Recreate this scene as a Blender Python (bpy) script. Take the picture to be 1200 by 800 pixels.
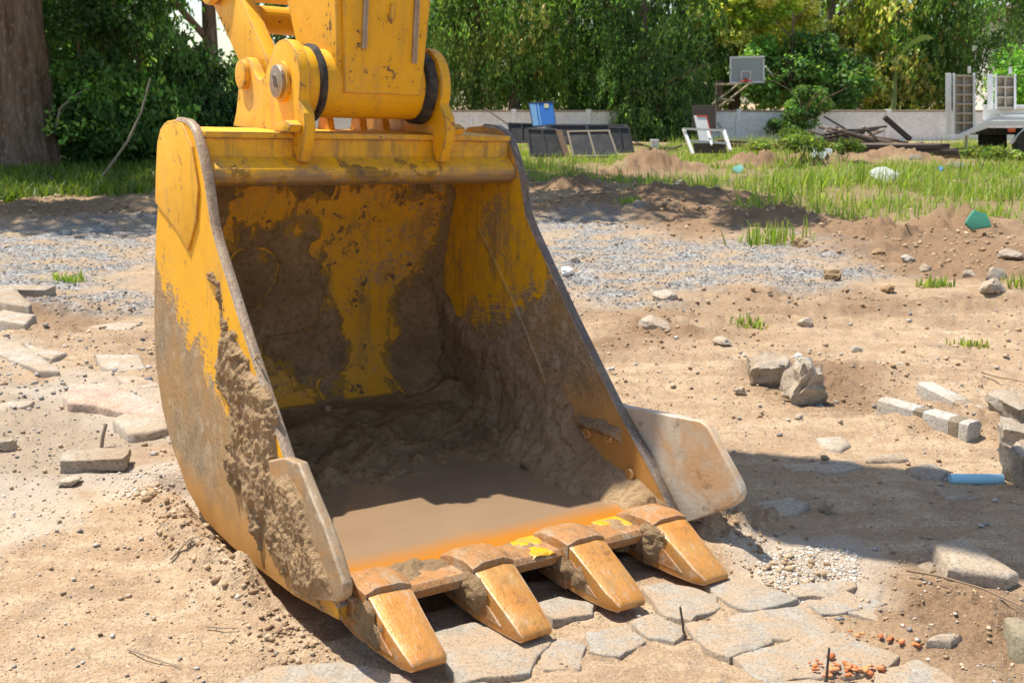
import bpy, bmesh, math, random
import numpy as np
from mathutils import Vector, Matrix, Euler
from mathutils import noise as mn
random.seed(7); RNG = np.random.default_rng(11)
SC = bpy.context.scene
for o in list(bpy.data.objects): bpy.data.objects.remove(o)
COL = SC.collection
# ------------------------------------------------------------------ camera
CAM_H, FPX, HOR = 1.5, 1270.67, 118.46            # eye height, focal length in photo pixels, horizon row
cd = bpy.data.cameras.new('camera'); cam = bpy.data.objects.new('camera', cd); COL.objects.link(cam)
cd.sensor_width = 36; cd.lens = FPX/1200*36; cd.clip_end = 2000; cd.clip_start = .05
PITCH = math.atan((400-HOR)/FPX)
cam.location = (0, 0, CAM_H); cam.rotation_euler = (math.pi/2-PITCH, 0, 0)
cd.dof.use_dof = True; cd.dof.focus_distance = 3.35; cd.dof.aperture_fstop = 9
SC.camera = cam
# ------------------------------------------------------------------ sky and sun
RAY = Vector((.384, -.176, -1)).normalized()         # direction the sunlight travels
w = bpy.data.worlds.new('World'); SC.world = w; w.use_nodes = True
wt = w.node_tree; bg = wt.nodes['Background']; sk = wt.nodes.new('ShaderNodeTexSky')
sk.sky_type = 'NISHITA'; sk.sun_disc = False
sk.sun_elevation = math.asin(-RAY.z); sk.sun_rotation = math.atan2(-RAY.x, -RAY.y)
sk.dust_density = 1.0; sk.air_density = 1.2; sk.altitude = 50
wt.links.new(sk.outputs[0], bg.inputs[0]); bg.inputs[1].default_value = .125
sd = bpy.data.lights.new('sun', 'SUN'); sun = bpy.data.objects.new('sun', sd); COL.objects.link(sun)
sd.energy = 5.0; sd.angle = math.radians(.6); sd.color = (1, .94, .83)
sun.rotation_euler = RAY.to_track_quat('-Z', 'Y').to_euler(); sun.location = (0, 0, 20)
SC.view_settings.view_transform = 'Standard'; SC.view_settings.look = 'None'
SC.view_settings.exposure = 0.58; SC.view_settings.gamma = 1
SC.render.engine = 'CYCLES'
SC.cycles.max_bounces = 6; SC.cycles.transparent_max_bounces = 8

# ------------------------------------------------------------------ helpers
cP, sP = math.cos(PITCH), math.sin(PITCH)
def at(px, py, D=None, z=None):
    """photo pixel -> world point: at ground-plane depth D (metres along +Y), or on the level z"""
    u = -(py-400)/FPX; d = Vector(((px-600)/FPX, cP+u*sP, -sP+u*cP))
    t = D/d.y if D is not None else ((z or 0)-CAM_H)/d.z
    return Vector((0, 0, CAM_H))+d*t
def G(px, py, z=0): return at(px, py, z=z)
def tag(o, label=None, cat=None, group=None, kind=None):
    if label: o['label'] = label
    if cat: o['category'] = cat
    if group: o['group'] = group
    if kind: o['kind'] = kind
    return o
def empty(name, loc=(0, 0, 0), rot=(0, 0, 0)):
    o = bpy.data.objects.new(name, None); COL.objects.link(o); o.location = loc; o.rotation_euler = rot
    o.empty_display_size = .1
    return o
def link(name, me, m=None, parent=None, loc=None, rot=None, smooth=False):
    if m is not None and not me.materials: me.materials.append(m)
    if smooth: me.shade_smooth()
    o = bpy.data.objects.new(name, me); COL.objects.link(o)
    if parent: o.parent = parent
    if loc is not None: o.location = loc
    if rot is not None: o.rotation_euler = rot
    return o
class MB:
    def __init__(s): s.bm = bmesh.new()
    def box(s, c, size, rot=None, taper=None):
        hx, hy, hz = size[0]/2, size[1]/2, size[2]/2; R = Euler(rot).to_matrix() if rot else Matrix.Identity(3)
        vs = []
        for z in (-hz, hz):
            k = taper if (taper and z > 0) else 1
            for x, y in ((-hx, -hy), (hx, -hy), (hx, hy), (-hx, hy)):
                vs.append(s.bm.verts.new(Vector(c)+R@Vector((x*k, y*k, z))))
        for f in ((0, 3, 2, 1), (4, 5, 6, 7), (0, 1, 5, 4), (1, 2, 6, 5), (2, 3, 7, 6), (3, 0, 4, 7)):
            s.bm.faces.new([vs[i] for i in f])
        return s
    def prism(s, poly, a, b, fn):
        """poly of 2-D points, extruded from a to b; fn(p, t) -> 3-D"""
        A = [s.bm.verts.new(fn(q, a)) for q in poly]; B = [s.bm.verts.new(fn(q, b)) for q in poly]
        n = len(poly)
        s.bm.faces.new(A); s.bm.faces.new(B[::-1])
        for i in range(n): s.bm.faces.new((A[i], B[i], B[(i+1) % n], A[(i+1) % n]))
        return s
    def tube(s, pts, rad, n=10, cap=True):
        pts = [Vector(p) for p in pts]
        if not hasattr(rad, '__len__'): rad = [rad]*len(pts)
        rings = []; up = None
        for i, p in enumerate(pts):
            d = (pts[min(i+1, len(pts)-1)]-pts[max(i-1, 0)]).normalized()
            if up is None: up = d.orthogonal().normalized()
            up = (up-d*up.dot(d)).normalized(); sd_ = d.cross(up)
            rings.append([s.bm.verts.new(p+(up*math.cos(k*2*math.pi/n)+sd_*math.sin(k*2*math.pi/n))*rad[i]) for k in range(n)])
        for a, b in zip(rings[:-1], rings[1:]):
            for k in range(n): s.bm.faces.new((a[k], a[(k+1) % n], b[(k+1) % n], b[k]))
        if cap: s.bm.faces.new(rings[0][::-1]); s.bm.faces.new(rings[-1])
        return s
    def cyl(s, a, b, r, n=28): return s.tube([a, b], [r, r], n)
    def loft(s, secs, cap=True):
        R = [[s.bm.verts.new(p) for p in q] for q in secs]; n = len(R[0])
        for a, b in zip(R[:-1], R[1:]):
            for k in range(n): s.bm.faces.new((a[k], a[(k+1) % n], b[(k+1) % n], b[k]))
        if cap: s.bm.faces.new(R[0][::-1]); s.bm.faces.new(R[-1])
        return s
    def build(s, name, m, parent=None, bevel=0, seg=2, smooth=False, rough=0, rs=8, loc=None, rot=None, ang=35):
        bm = s.bm; bmesh.ops.recalc_face_normals(bm, faces=bm.faces)
        if bevel:
            es = [e for e in bm.edges if len(e.link_faces) == 2 and e.calc_face_angle(0) > .5]
            bmesh.ops.bevel(bm, geom=es, offset=bevel, segments=seg, profile=.6, affect='EDGES', clamp_overlap=True)
        if rough:
            for v in bm.verts:
                q = v.co*rs; v.co += Vector((mn.noise(q), mn.noise(q+Vector((9, 3, 1))), mn.noise(q+Vector((2, 7, 5)))))*rough
        me = bpy.data.meshes.new(name); bm.to_mesh(me); bm.free()
        if bevel or smooth:
            me.shade_smooth()
            try: me.set_sharp_from_angle(angle=math.radians(ang))
            except Exception: pass
        return link(name, me, m, parent, loc, rot)
def np_mesh(name, V, F, cols=None, smooth=False, attrs=None):
    """fast mesh from numpy arrays, F of equal-sized faces; cols = per-vertex colours (name 'tint')"""
    V = np.asarray(V, np.float32); F = np.asarray(F, np.int32); n, k = F.shape
    me = bpy.data.meshes.new(name); me.vertices.add(len(V)); me.vertices.foreach_set('co', V.ravel())
    me.loops.add(n*k); me.loops.foreach_set('vertex_index', F.ravel())
    me.polygons.add(n); me.polygons.foreach_set('loop_start', np.arange(0, n*k, k, dtype=np.int32))
    me.update(calc_edges=True)
    for nm, c in (([('tint', cols)] if cols is not None else [])+list((attrs or {}).items())):
        a = me.color_attributes.new(nm, 'FLOAT_COLOR', 'POINT'); c4 = np.ones((len(V), 4), np.float32); c4[:, :c.shape[1]] = c
        a.data.foreach_set('color', c4.ravel())
    if smooth: me.shade_smooth()
    return me
# numpy value noise
_T = np.random.default_rng(3).random((256, 256)).astype(np.float32)
def vn(x, y, s=1.0, seed=0):
    x = np.asarray(x, np.float64)*s+seed*17.31; y = np.asarray(y, np.float64)*s+seed*7.77
    xi = np.floor(x).astype(int); yi = np.floor(y).astype(int); fx = x-xi; fy = y-yi
    fx = fx*fx*(3-2*fx); fy = fy*fy*(3-2*fy); a = _T[xi & 255, yi & 255]; b = _T[(xi+1) & 255, yi & 255]
    c = _T[xi & 255, (yi+1) & 255]; d = _T[(xi+1) & 255, (yi+1) & 255]
    return (a*(1-fx)+b*fx)*(1-fy)+(c*(1-fx)+d*fx)*fy-.5
def fbm(x, y, s=1.0, o=4, seed=0, g=.5):
    r = 0; a = 1
    for i in range(o): r = r+a*vn(x, y, s*2.03**i, seed+i*3); a *= g
    return r
def sst(a, b, x): t = np.clip((x-a)/(b-a), 0, 1); return t*t*(3-2*t)
def sdpoly(P, X, Y):
    """signed distance to polygon, positive inside"""
    P = np.asarray(P, float); d = np.full(np.shape(X), 1e9); ins = np.zeros(np.shape(X), bool)
    for a, b in zip(P, np.roll(P, -1, 0)):
        ex, ey = b-a; wx = X-a[0]; wy = Y-a[1]; t = np.clip((wx*ex+wy*ey)/(ex*ex+ey*ey+1e-12), 0, 1)
        d = np.minimum(d, np.hypot(wx-ex*t, wy-ey*t))
        c = ((a[1] > Y) != (b[1] > Y)) & (X < ex*(Y-a[1])/(ey if abs(ey) > 1e-9 else 1e-9)+a[0]); ins ^= c
    return np.where(ins, d, -d)
# node helper
class NT:
    def __init__(s, name):
        s.m = bpy.data.materials.new(name); s.m.use_nodes = True; s.t = s.m.node_tree
        s.p = s.t.nodes['Principled BSDF']; s.out = s.t.nodes['Material Output']
        s.oc = s.t.nodes.new('ShaderNodeTexCoord').outputs['Object']
    def n(s, typ, **kw):
        q = s.t.nodes.new('ShaderNode'+typ)
        for k, v in kw.items(): setattr(q, k, v)
        return q
    def set(s, sock, v):
        if v is None: return
        if isinstance(v, bpy.types.NodeSocket): s.t.links.new(v, sock)
        elif isinstance(v, tuple) and len(v) == 3 and sock.type == 'RGBA': sock.default_value = (*v, 1)
        else: sock.default_value = v
    def noise(s, sc, det=4, ro=.55, vec=None, dist=0, stretch=None):
        q = s.n('TexNoise'); v = vec or s.oc
        if stretch: v = s.map(v, stretch)
        s.set(q.inputs['Vector'], v); q.inputs['Scale'].default_value = sc; q.inputs['Detail'].default_value = det
        q.inputs['Roughness'].default_value = ro; q.inputs['Distortion'].default_value = dist
        return q.outputs['Fac']
    def map(s, v, sc, rot=(0, 0, 0)):
        q = s.n('Mapping'); s.set(q.inputs[0], v); q.inputs['Scale'].default_value = sc; q.inputs['Rotation'].default_value = rot
        return q.outputs[0]
    def vor(s, sc, out='Distance', feat='F1', vec=None):
        q = s.n('TexVoronoi', feature=feat); s.set(q.inputs['Vector'], vec or s.oc); q.inputs['Scale'].default_value = sc
        return q.outputs[out]
    def ramp(s, f, st):
        q = s.n('ValToRGB'); s.set(q.inputs[0], f); e = q.color_ramp.elements
        while len(e) < len(st): e.new(.5)
        for i, (p, c) in enumerate(st):
            e[i].position = p; e[i].color = (c, c, c, 1) if not isinstance(c, tuple) else (*c, 1)
        return q.outputs[0]
    def mix(s, f, a, b, mode='MIX'):
        q = s.n('Mix', data_type='RGBA', blend_type=mode); s.set(q.inputs[0], f); s.set(q.inputs[6], a); s.set(q.inputs[7], b)
        return q.outputs[2]
    def math(s, op, a, b=None, clamp=False):
        q = s.n('Math', operation=op); q.use_clamp = clamp; s.set(q.inputs[0], a); s.set(q.inputs[1], b)
        return q.outputs[0]
    def sep(s, v):
        q = s.n('SeparateXYZ'); s.set(q.inputs[0], v); return q.outputs
    def attr(s, nm):
        q = s.n('Attribute', attribute_name=nm); return q
    def bump(s, hgt, st=.5, dist=.01, nrm=None):
        q = s.n('Bump'); s.set(q.inputs['Height'], hgt); q.inputs['Strength'].default_value = st; q.inputs['Distance'].default_value = dist
        if nrm is not None: s.set(q.inputs['Normal'], nrm)
        return q.outputs[0]
    def edge(s, rad=.01):
        b = s.n('Bevel', samples=4); b.inputs[0].default_value = rad; d = s.n('VectorMath', operation='DOT_PRODUCT'); g = s.n('NewGeometry')
        s.t.links.new(b.outputs[0], d.inputs[0]); s.t.links.new(g.outputs['Normal'], d.inputs[1]); return s.ramp(d.outputs['Value'], [(.86, 1.), (.985, 0.)])
    def done(s, col, rough=.8, nrm=None, metal=0, spec=None):
        s.set(s.p.inputs['Base Color'], col); s.set(s.p.inputs['Roughness'], rough); s.set(s.p.inputs['Metallic'], metal)
        if nrm is not None: s.set(s.p.inputs['Normal'], nrm)
        if spec is not None: s.p.inputs['Specular IOR Level'].default_value = spec
        return s.m
M = {}
# ------------------------------------------------------------------ materials
def m_ground():
    t = NT('ground_soil'); z = t.sep(t.attr('zone').outputs['Color']); z2 = t.sep(t.attr('zone2').outputs['Color'])
    big = t.noise(.9, 5, .6); mid = t.noise(7, 5, .65); fine = t.noise(60, 4, .7); gr = t.noise(330, 2, .6)
    sand = t.mix(t.ramp(big, [(.35, 0.), (.65, 1.)]), (.47, .335, .205), (.58, .44, .295))
    sand = t.mix(t.ramp(mid, [(.42, 0.), (.62, .75)]), sand, (.385, .255, .145))
    sand = t.mix(t.ramp(fine, [(.40, .55), (.55, 0.)]), sand, (.30, .205, .13))
    stk_ = t.noise(2.6, 6, .7, t.map(t.oc, (.45, 2.4, 1), (0, 0, -.12)), .4); blot = t.noise(4.2, 6, .72, None, .8)
    sand = t.mix(t.ramp(stk_, [(.47, 0.), (.60, .75)]), sand, (.36, .235, .14)); sand = t.mix(t.ramp(blot, [(.54, 0.), (.64, .7)]), sand, (.31, .215, .14)); sand = t.mix(t.ramp(blot, [(.30, .6), (.42, 0.)]), sand, (.62, .50, .365))
    cellc = t.vor(170, 'Color'); cs = t.sep(cellc)
    sand = t.mix(t.math('MULTIPLY', t.ramp(cs[0], [(.90, 0.), (.94, .6)]), t.ramp(mid, [(.38, 0.), (.6, 1.)])), sand, (.60, .50, .38))
    sand = t.mix(t.ramp(cs[1], [(.91, 0.), (.94, .6)]), sand, (.20, .155, .12))
    soil = t.mix(mid, (.215, .135, .078), (.345, .225, .135))
    soil = t.mix(t.ramp(fine, [(.42, .6), (.56, 0.)]), soil, (.155, .095, .055))
    damp = t.mix(mid, (.30, .23, .165), (.43, .34, .25))
    gv = t.vor(38, 'Color'); gs = t.sep(gv)
    grav = t.ramp(gs[0], [(0., (.14, .14, .14)), (.4, (.23, .225, .22)), (.75, (.32, .31, .295)), (1., (.44, .42, .39))])
    grav = t.mix(t.ramp(t.noise(2.2, 5, .65), [(.45, 0.), (.60, .9)]), grav, (.40, .285, .18))
    white = t.mix(fine, (.44, .37, .29), (.60, .54, .46))
    c = t.mix(z[1], sand, soil); c = t.mix(z[2], c, damp); c = t.mix(z[0], c, grav); c = t.mix(z2[0], c, white)
    c = t.mix(z2[1], c, t.mix(mid, (.17, .14, .06), (.30, .22, .12)))
    h = t.math('ADD', t.math('MULTIPLY', fine, 1.0), t.math('MULTIPLY', gr, .5))
    h = t.math('ADD', h, t.math('MULTIPLY', t.vor(90), -.35))
    t.done(c, .95, t.bump(h, .8, .012), spec=.12); return t.m
M['ground'] = m_ground()
def m_tint(name, rough=.85, bump=0, bs=60, noise=.25, spec=.2):
    t = NT(name); c = t.attr('tint').outputs['Color']; n = t.noise(bs*.4, 4, .6)
    c = t.mix(t.math('MULTIPLY', t.ramp(n, [(.35, 1.), (.6, 0.)]), noise), c, (.12, .09, .06))
    t.done(c, rough, t.bump(t.noise(bs, 3), bump, .004) if bump else None, spec=spec); return t.m
M['pebble'] = m_tint('pebble_stone', .85, .5, 120)
M['clod'] = m_tint('soil_clod', .95, .8, 60, .4, .1)
def m_leaf(name, trans=.35):
    t = NT(name); c = t.attr('tint').outputs['Color']
    t.done(c, .5, spec=.35)
    tr = t.n('BsdfTranslucent'); t.set(tr.inputs[0], t.mix(1.0, c, (1.25, 1.25, .5), 'MULTIPLY'))
    mx = t.n('MixShader'); mx.inputs[0].default_value = trans
    t.t.links.new(t.p.outputs[0], mx.inputs[1]); t.t.links.new(tr.outputs[0], mx.inputs[2]); t.t.links.new(mx.outputs[0], t.out.inputs[0])
    return t.m
M['leaf'] = m_leaf('leaf_green', .5); M['grass'] = m_leaf('grass_blade', .45)
def m_bark(name, a, b, sc=1.0):
    t = NT(name); n = t.noise(6*sc, 6, .65, stretch=(1, 1, .12)); n2 = t.noise(16*sc, 5, .7, stretch=(1, 1, .35)); n3 = t.noise(2.2*sc, 3)
    c = t.mix(t.ramp(n, [(.36, 0.), (.6, 1.)]), a, b); c = t.mix(t.ramp(n2, [(.52, 0.), (.66, .6)]), c, tuple(min(1, x*1.9) for x in b))
    c = t.mix(t.ramp(n3, [(.5, 0.), (.7, .5)]), c, (.20, .10, .05))
    t.done(c, .9, t.bump(t.math('ADD', n, t.math('MULTIPLY', n2, .6)), .9, .06), spec=.1); return t.m
M['bark'] = m_bark('bark_brown', (.085, .055, .038), (.24, .17, .13)); M['bark_grey'] = m_bark('bark_grey', (.10, .08, .06), (.24, .20, .16), 2)
def m_concrete(name, a, b, dirt=(.33, .24, .16), da=.5, sc=1., bump=.6):
    t = NT(name); g = t.n('NewGeometry').outputs['Position']; n = t.noise(11*sc, 7, .7, g); n2 = t.noise(5*sc, 5, .65, g, .6); f = t.noise(70*sc, 5, .75, g); v = t.vor(150*sc, 'Color', vec=g)
    up = t.sep(t.n('NewGeometry').outputs['Normal'])[2]
    c = t.mix(t.ramp(n, [(.3, 0.), (.7, 1.)]), tuple(x*.8 for x in a), b)
    dm = t.math('MULTIPLY', t.ramp(n2, [(.40, 0.), (.56, 1.)]), t.math('ADD', .55, t.math('MULTIPLY', up, .45), True))
    c = t.mix(t.math('MULTIPLY', dm, da), c, dirt); c = t.mix(t.ramp(f, [(.36, .75), (.47, 0.)]), c, tuple(x*.42 for x in a)); c = t.mix(t.ramp(t.sep(v)[0], [(.86, 0.), (.92, .5)]), c, tuple(x*.55 for x in a)); c = t.mix(t.ramp(f, [(.58, 0.), (.68, .5)]), c, tuple(min(1, x*1.18) for x in b))
    t.done(c, .95, t.bump(t.math('ADD', n, t.math('MULTIPLY', f, .7)), bump, .014), spec=.12); return t.m
M['conc'] = m_concrete('concrete_grey', (.34, .285, .22), (.48, .42, .345), (.36, .255, .16), .75)
M['conc_white'] = m_concrete('concrete_pale', (.40, .345, .275), (.54, .48, .40), (.42, .31, .205), .7)
M['conc_pink'] = m_concrete('concrete_pink_paint', (.48, .31, .24), (.60, .50, .42), (.42, .31, .205), .6)
M['conc_dark'] = m_concrete('concrete_mossy', (.24, .22, .15), (.36, .33, .24))
M['paving'] = m_concrete('paving_stone', (.36, .315, .255), (.47, .42, .35), (.43, .31, .20), .9, 1.6)
M['brick'] = m_concrete('brick_red', (.50, .15, .06), (.62, .24, .11), da=.2)
M['wallpaint'] = m_concrete('wall_whitewash', (.86, .86, .85), (.92, .92, .91), (.50, .46, .40), .3, .35, .15)
M['kerb_a'] = m_concrete('kerb_grey_paint', (.46, .42, .36), (.60, .56, .49)); M['kerb_b'] = m_concrete('kerb_dark_paint', (.22, .17, .12), (.32, .26, .19))
def m_plain(name, c, rough=.6, metal=0, var=.25, sc=8, bump=.1, dirt=(.28, .2, .13), da=0., spec=None):
    t = NT(name); n = t.noise(sc, 5, .6); k = tuple(x*(1-var) for x in c)
    q = t.mix(n, k, c)
    if da: q = t.mix(t.ramp(t.noise(sc*.6, 6, .7), [(.45, 0.), (.65, da)]), q, dirt)
    t.done(q, rough, t.bump(t.noise(sc*6, 3), bump, .004), metal, spec); return t.m
M['wood_dark'] = m_plain('wood_weathered_dark', (.10, .075, .058), .9, var=.6, sc=14, bump=.4)
M['wood_brown'] = m_plain('wood_brown', (.24, .15, .10), .9, var=.5, sc=10, bump=.4)
M['wood_pale'] = m_plain('wood_pale_grey', (.38, .31, .24), .9, var=.4, sc=12, bump=.3)
M['black_panel'] = m_plain('panel_black', (.035, .037, .042), .6, var=.4, sc=5, da=.25)
M['blue_panel'] = m_plain('panel_blue', (.03, .19, .62), .5, var=.3, sc=4)
M['blue_light'] = m_plain('panel_light_blue', (.20, .42, .72), .5)
M['white_paint'] = m_plain('paint_white', (.74, .74, .72), .5, var=.12, sc=4, da=.25)
M['truck_white'] = m_plain('truck_white_paint', (.76, .77, .76), .4, var=.1, sc=3, da=.2)
M['ramp_tan'] = m_plain('ramp_dusty_steel', (.50, .44, .36), .7, var=.3, sc=8, da=.4)
M['rubber'] = m_plain('rubber_black', (.022, .021, .02), .8, var=.4, sc=30, da=.25)
M['red_paint'] = m_plain('paint_red', (.55, .06, .03), .5); M['red_lamp'] = m_plain('lamp_red_orange', (.7, .12, .03), .3)
M['glassy'] = m_plain('board_acrylic_grey', (.30, .34, .35), .25, var=.1); M['cream'] = m_plain('paint_cream', (.62, .55, .38), .6)
M['pipe_blue'] = m_plain('pvc_light_blue', (.30, .58, .72), .45, var=.1, da=.15); M['foam'] = m_plain('plastic_white', (.78, .78, .76), .6, var=.1, da=.1)
M['green_sheet'] = m_plain('plastic_green', (.06, .27, .17), .6); M['turq'] = m_plain('plastic_turquoise', (.25, .58, .48), .5)
M['iron'] = m_plain('iron_rusty_dark', (.10, .075, .06), .8, var=.5, sc=40); M['twig'] = m_plain('twig_brown', (.28, .19, .12), .9, var=.4, sc=40, bump=.3)
M['roof_white'] = m_plain('roof_white', (.75, .77, .78), .5); M['grey_glass'] = m_plain('window_dark', (.05, .06, .07), .15)
M['vine_stem'] = m_plain('vine_stem_pale', (.33, .26, .19), .9, var=.4, sc=6)
# excavator materials
YEL = (.82, .405, .004)
def paint(name, dust=.35, chip=.5, wear=None, rust=None, mudline=None, col=YEL, seed=0., cth=.60):
    """old yellow paint; wear = (nx, ny, nz, offset, soft) plane beyond which paint is worn to dull dirty steel; rust = same for orange rust"""
    t = NT(name); oc = t.n('VectorMath', operation='ADD'); t.set(oc.inputs[0], t.oc); oc.inputs[1].default_value = (seed, seed*.7, 0); v = oc.outputs[0]
    big = t.noise(3.2, 5, .6, v); mid = t.noise(11, 6, .68, v); fine = t.noise(55, 5, .7, v); scr = t.noise(9, 4, .7, t.map(v, (1, 2.2, 13), (.5, .3, 0)))
    scr2 = t.noise(10, 3, .6, t.map(v, (14, 2, 1.6), (.2, .7, .4)))
    c = t.mix(big, tuple(x*.88 for x in col), tuple(min(1, x*1.08) for x in col))
    c = t.mix(t.math('MULTIPLY', t.ramp(mid, [(.42, 0.), (.70, 1.)]), dust), c, (.52, .27, .03))
    dirt = t.math('MULTIPLY', t.ramp(t.math('ADD', t.math('MULTIPLY', big, .6), t.math('MULTIPLY', fine, .4)), [(.52, 0.), (.60, 1.)]), dust)
    c = t.mix(dirt, c, (.33, .225, .125))
    ch = t.ramp(t.math('ADD', t.math('MULTIPLY', mid, .55), t.math('MULTIPLY', fine, .45)), [(cth, 0.), (cth+.035, 1.)])
    c = t.mix(t.math('MULTIPLY', ch, chip), c, (.13, .075, .04))
    run = t.noise(7, 4, .65, t.map(v, (2.2, 2.2, .28))); c = t.mix(t.math('MULTIPLY', t.ramp(run, [(.52, 0.), (.66, .8)]), min(1, dust*1.4)), c, (.34, .19, .045))
    ed = t.edge(.016); c = t.mix(t.math('MULTIPLY', ed, t.ramp(mid, [(.38, .2), (.55, 1.)])), c, (.22, .15, .095))
    sc = t.math('MAXIMUM', t.ramp(scr, [(.665, 0.), (.69, .7)]), t.ramp(scr2, [(.675, 0.), (.70, .6)]))
    c = t.mix(t.math('MULTIPLY', sc, chip), c, (.20, .13, .07)); rough = .5
    def plane(pl):
        s_ = t.sep(t.oc); d = t.math('ADD', t.math('MULTIPLY', s_[0], pl[0]), t.math('ADD', t.math('MULTIPLY', s_[1], pl[1]), t.math('MULTIPLY', s_[2], pl[2])))
        d = t.math('ADD', t.math('SUBTRACT', d, pl[3]), t.math('MULTIPLY', t.math('SUBTRACT', t.math('ADD', t.math('MULTIPLY', mid, .5), t.math('ADD', t.math('MULTIPLY', scr, .3), t.math('MULTIPLY', big, .35))), .56), pl[5]))
        q = t.n('MapRange'); t.set(q.inputs[0], d); q.inputs[1].default_value = -pl[4]; q.inputs[2].default_value = pl[4]; return q.outputs[0]
    if wear:
        st = t.mix(t.ramp(mid, [(.35, 0.), (.65, 1.)]), (.21, .145, .078), (.40, .30, .185)); st = t.mix(t.ramp(fine, [(.38, .75), (.5, 0.)]), st, (.15, .09, .045))
        st = t.mix(t.ramp(big, [(.42, 0.), (.62, .75)]), st, (.38, .21, .07)); st = t.mix(t.ramp(scr, [(.52, 0.), (.62, .6)]), st, (.16, .11, .065)); st = t.mix(t.ramp(scr2, [(.55, 0.), (.66, .5)]), st, (.46, .37, .25))
        c = t.mix(plane(wear), c, st); rough = .62
    if rust:
        c = t.mix(plane(rust), c, t.mix(mid, (.34, .15, .035), (.52, .27, .07)))
    if mudline:
        c = t.mix(plane(mudline), c, t.mix(mid, (.20, .125, .06), (.34, .22, .115)))
    h = t.math('ADD', t.math('MULTIPLY', ch, -.6), t.math('MULTIPLY', fine, .5))
    t.done(c, t.ramp(mid, [(.3, rough-.1), (.7, rough+.2)]), t.bump(h, .35, .003), spec=.4); return t.m
M['yellow'] = paint('paint_yellow', .38, .9, cth=.575); M['yellow_arm'] = paint('paint_yellow_arm', .22, 1., seed=3., cth=.575)
M['yellow_beam'] = paint('paint_yellow_muddy', .75, .9, seed=5., mudline=(0, 0, -1, -1.262, .02, .16))
M['yellow_side'] = paint('paint_yellow_side_worn', .3, .8, wear=(0, .53, -1, -.23, .035, 1.25), rust=(0, .04, -1, -.11, .06, .4))
M['yellow_in'] = paint('paint_yellow_inside', .9, 1., wear=(0, -.5, -1, -1.06, .04, 1.1), rust=(0, -.3, -1, -.50, .14, .8), seed=8.)
M['yellow_back'] = paint('paint_yellow_smeared', 1., 1., seed=12., col=(.66, .31, .006), cth=.55)
def m_steel(name, a, b, rustc=(.50, .22, .05), ra=.8, rough=.5, metal=.35, edge=.8, dust=.5, spk=.6, bmp=.55):
    t = NT(name); n = t.noise(12, 7, .72, t.map(t.oc, (1.6, .7, 1.2))); n2 = t.noise(5.5, 5, .65, None, .5); f = t.noise(80, 4, .7); sr = t.noise(16, 5, .7, t.map(t.oc, (7, 1, 1.4))); n3 = t.noise(9, 6, .7, t.map(t.oc, (1, 1, 1), (1, 2, 3)))
    c = t.mix(t.ramp(n, [(.3, 0.), (.7, 1.)]), a, b); c = t.mix(t.ramp(t.math('ADD', t.math('MULTIPLY', n2, .6), t.math('MULTIPLY', n, .4)), [(.44, 0.), (.56, ra)]), c, rustc)
    c = t.mix(t.ramp(n3, [(.52, 0.), (.64, dust)]), c, (.36, .27, .175)); c = t.mix(t.ramp(n3, [(.33, .7), (.43, 0.)]), c, (.17, .085, .035))
    c = t.mix(t.ramp(f, [(.34, spk), (.46, 0.)]), c, (.12, .06, .028)); c = t.mix(t.ramp(sr, [(.57, 0.), (.70, .6)]), c, (.55, .46, .36))
    ed = t.math('MULTIPLY', t.edge(.011), t.ramp(sr, [(.35, .15), (.55, 1.)])); c = t.mix(t.math('MULTIPLY', ed, edge), c, (.68, .60, .50))
    t.done(c, t.ramp(n, [(.3, rough-.1), (.7, rough+.25)]), t.bump(t.math('ADD', f, t.math('MULTIPLY', n, 1.6)), bmp, .005), metal); return t.m
M['rust_tooth'] = m_steel('steel_tooth_rust', (.43, .205, .05), (.62, .33, .10), (.55, .21, .03), .75, .36, .25, 1., .35, .2, .4)
M['rust_lip'] = m_steel('steel_lip_rust', (.27, .135, .05), (.40, .22, .085), (.42, .17, .04), .7, .6, .1, .4, .8)
M['steel_wing'] = m_steel('steel_side_cutter', (.50, .42, .32), (.62, .55, .45), (.50, .26, .08), .7, .42, .2, .9, .2, .15, .2)
M['steel_wing_b'] = m_steel('steel_side_cutter_dull', (.22, .15, .085), (.34, .245, .15), (.42, .20, .05), .75, .5, .15, .9, .6, .3, .3)
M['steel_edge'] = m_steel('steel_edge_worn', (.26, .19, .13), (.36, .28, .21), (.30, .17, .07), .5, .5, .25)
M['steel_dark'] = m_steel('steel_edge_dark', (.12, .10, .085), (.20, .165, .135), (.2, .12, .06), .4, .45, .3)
M['steel_pin'] = m_steel('steel_pin', (.26, .21, .16), (.42, .35, .27), (.24, .14, .07), .6, .35, .6, .6)
def m_mud(name, a, b, smear=None):
    t = NT(name); n = t.noise(8, 6, .65); f = t.noise(45, 5, .7); g = t.noise(190, 3, .6); n2 = t.noise(3.5, 4, .6)
    c = t.mix(t.ramp(n, [(.3, 0.), (.7, 1.)]), a, b); c = t.mix(t.ramp(n2, [(.45, 0.), (.65, .7)]), c, tuple(x*.68 for x in a)); c = t.mix(t.ramp(f, [(.38, .6), (.52, 0.)]), c, tuple(x*.62 for x in a)); c = t.mix(t.ramp(g, [(.60, 0.), (.72, .35)]), c, tuple(min(1, x*1.5) for x in b))
    if smear:
        th_ = t.math('ADD', t.sep(t.attr('tint').outputs['Color'])[0], t.math('MULTIPLY', t.math('SUBTRACT', t.noise(30, 5, .7), .5), 1.6)); c = t.mix(t.ramp(th_, [(.15, .9), (.6, 0.)]), c, smear)
    t.done(c, .9, t.bump(t.math('ADD', f, t.math('MULTIPLY', g, .35)), .8, .012), spec=.12); return t.m
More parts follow.
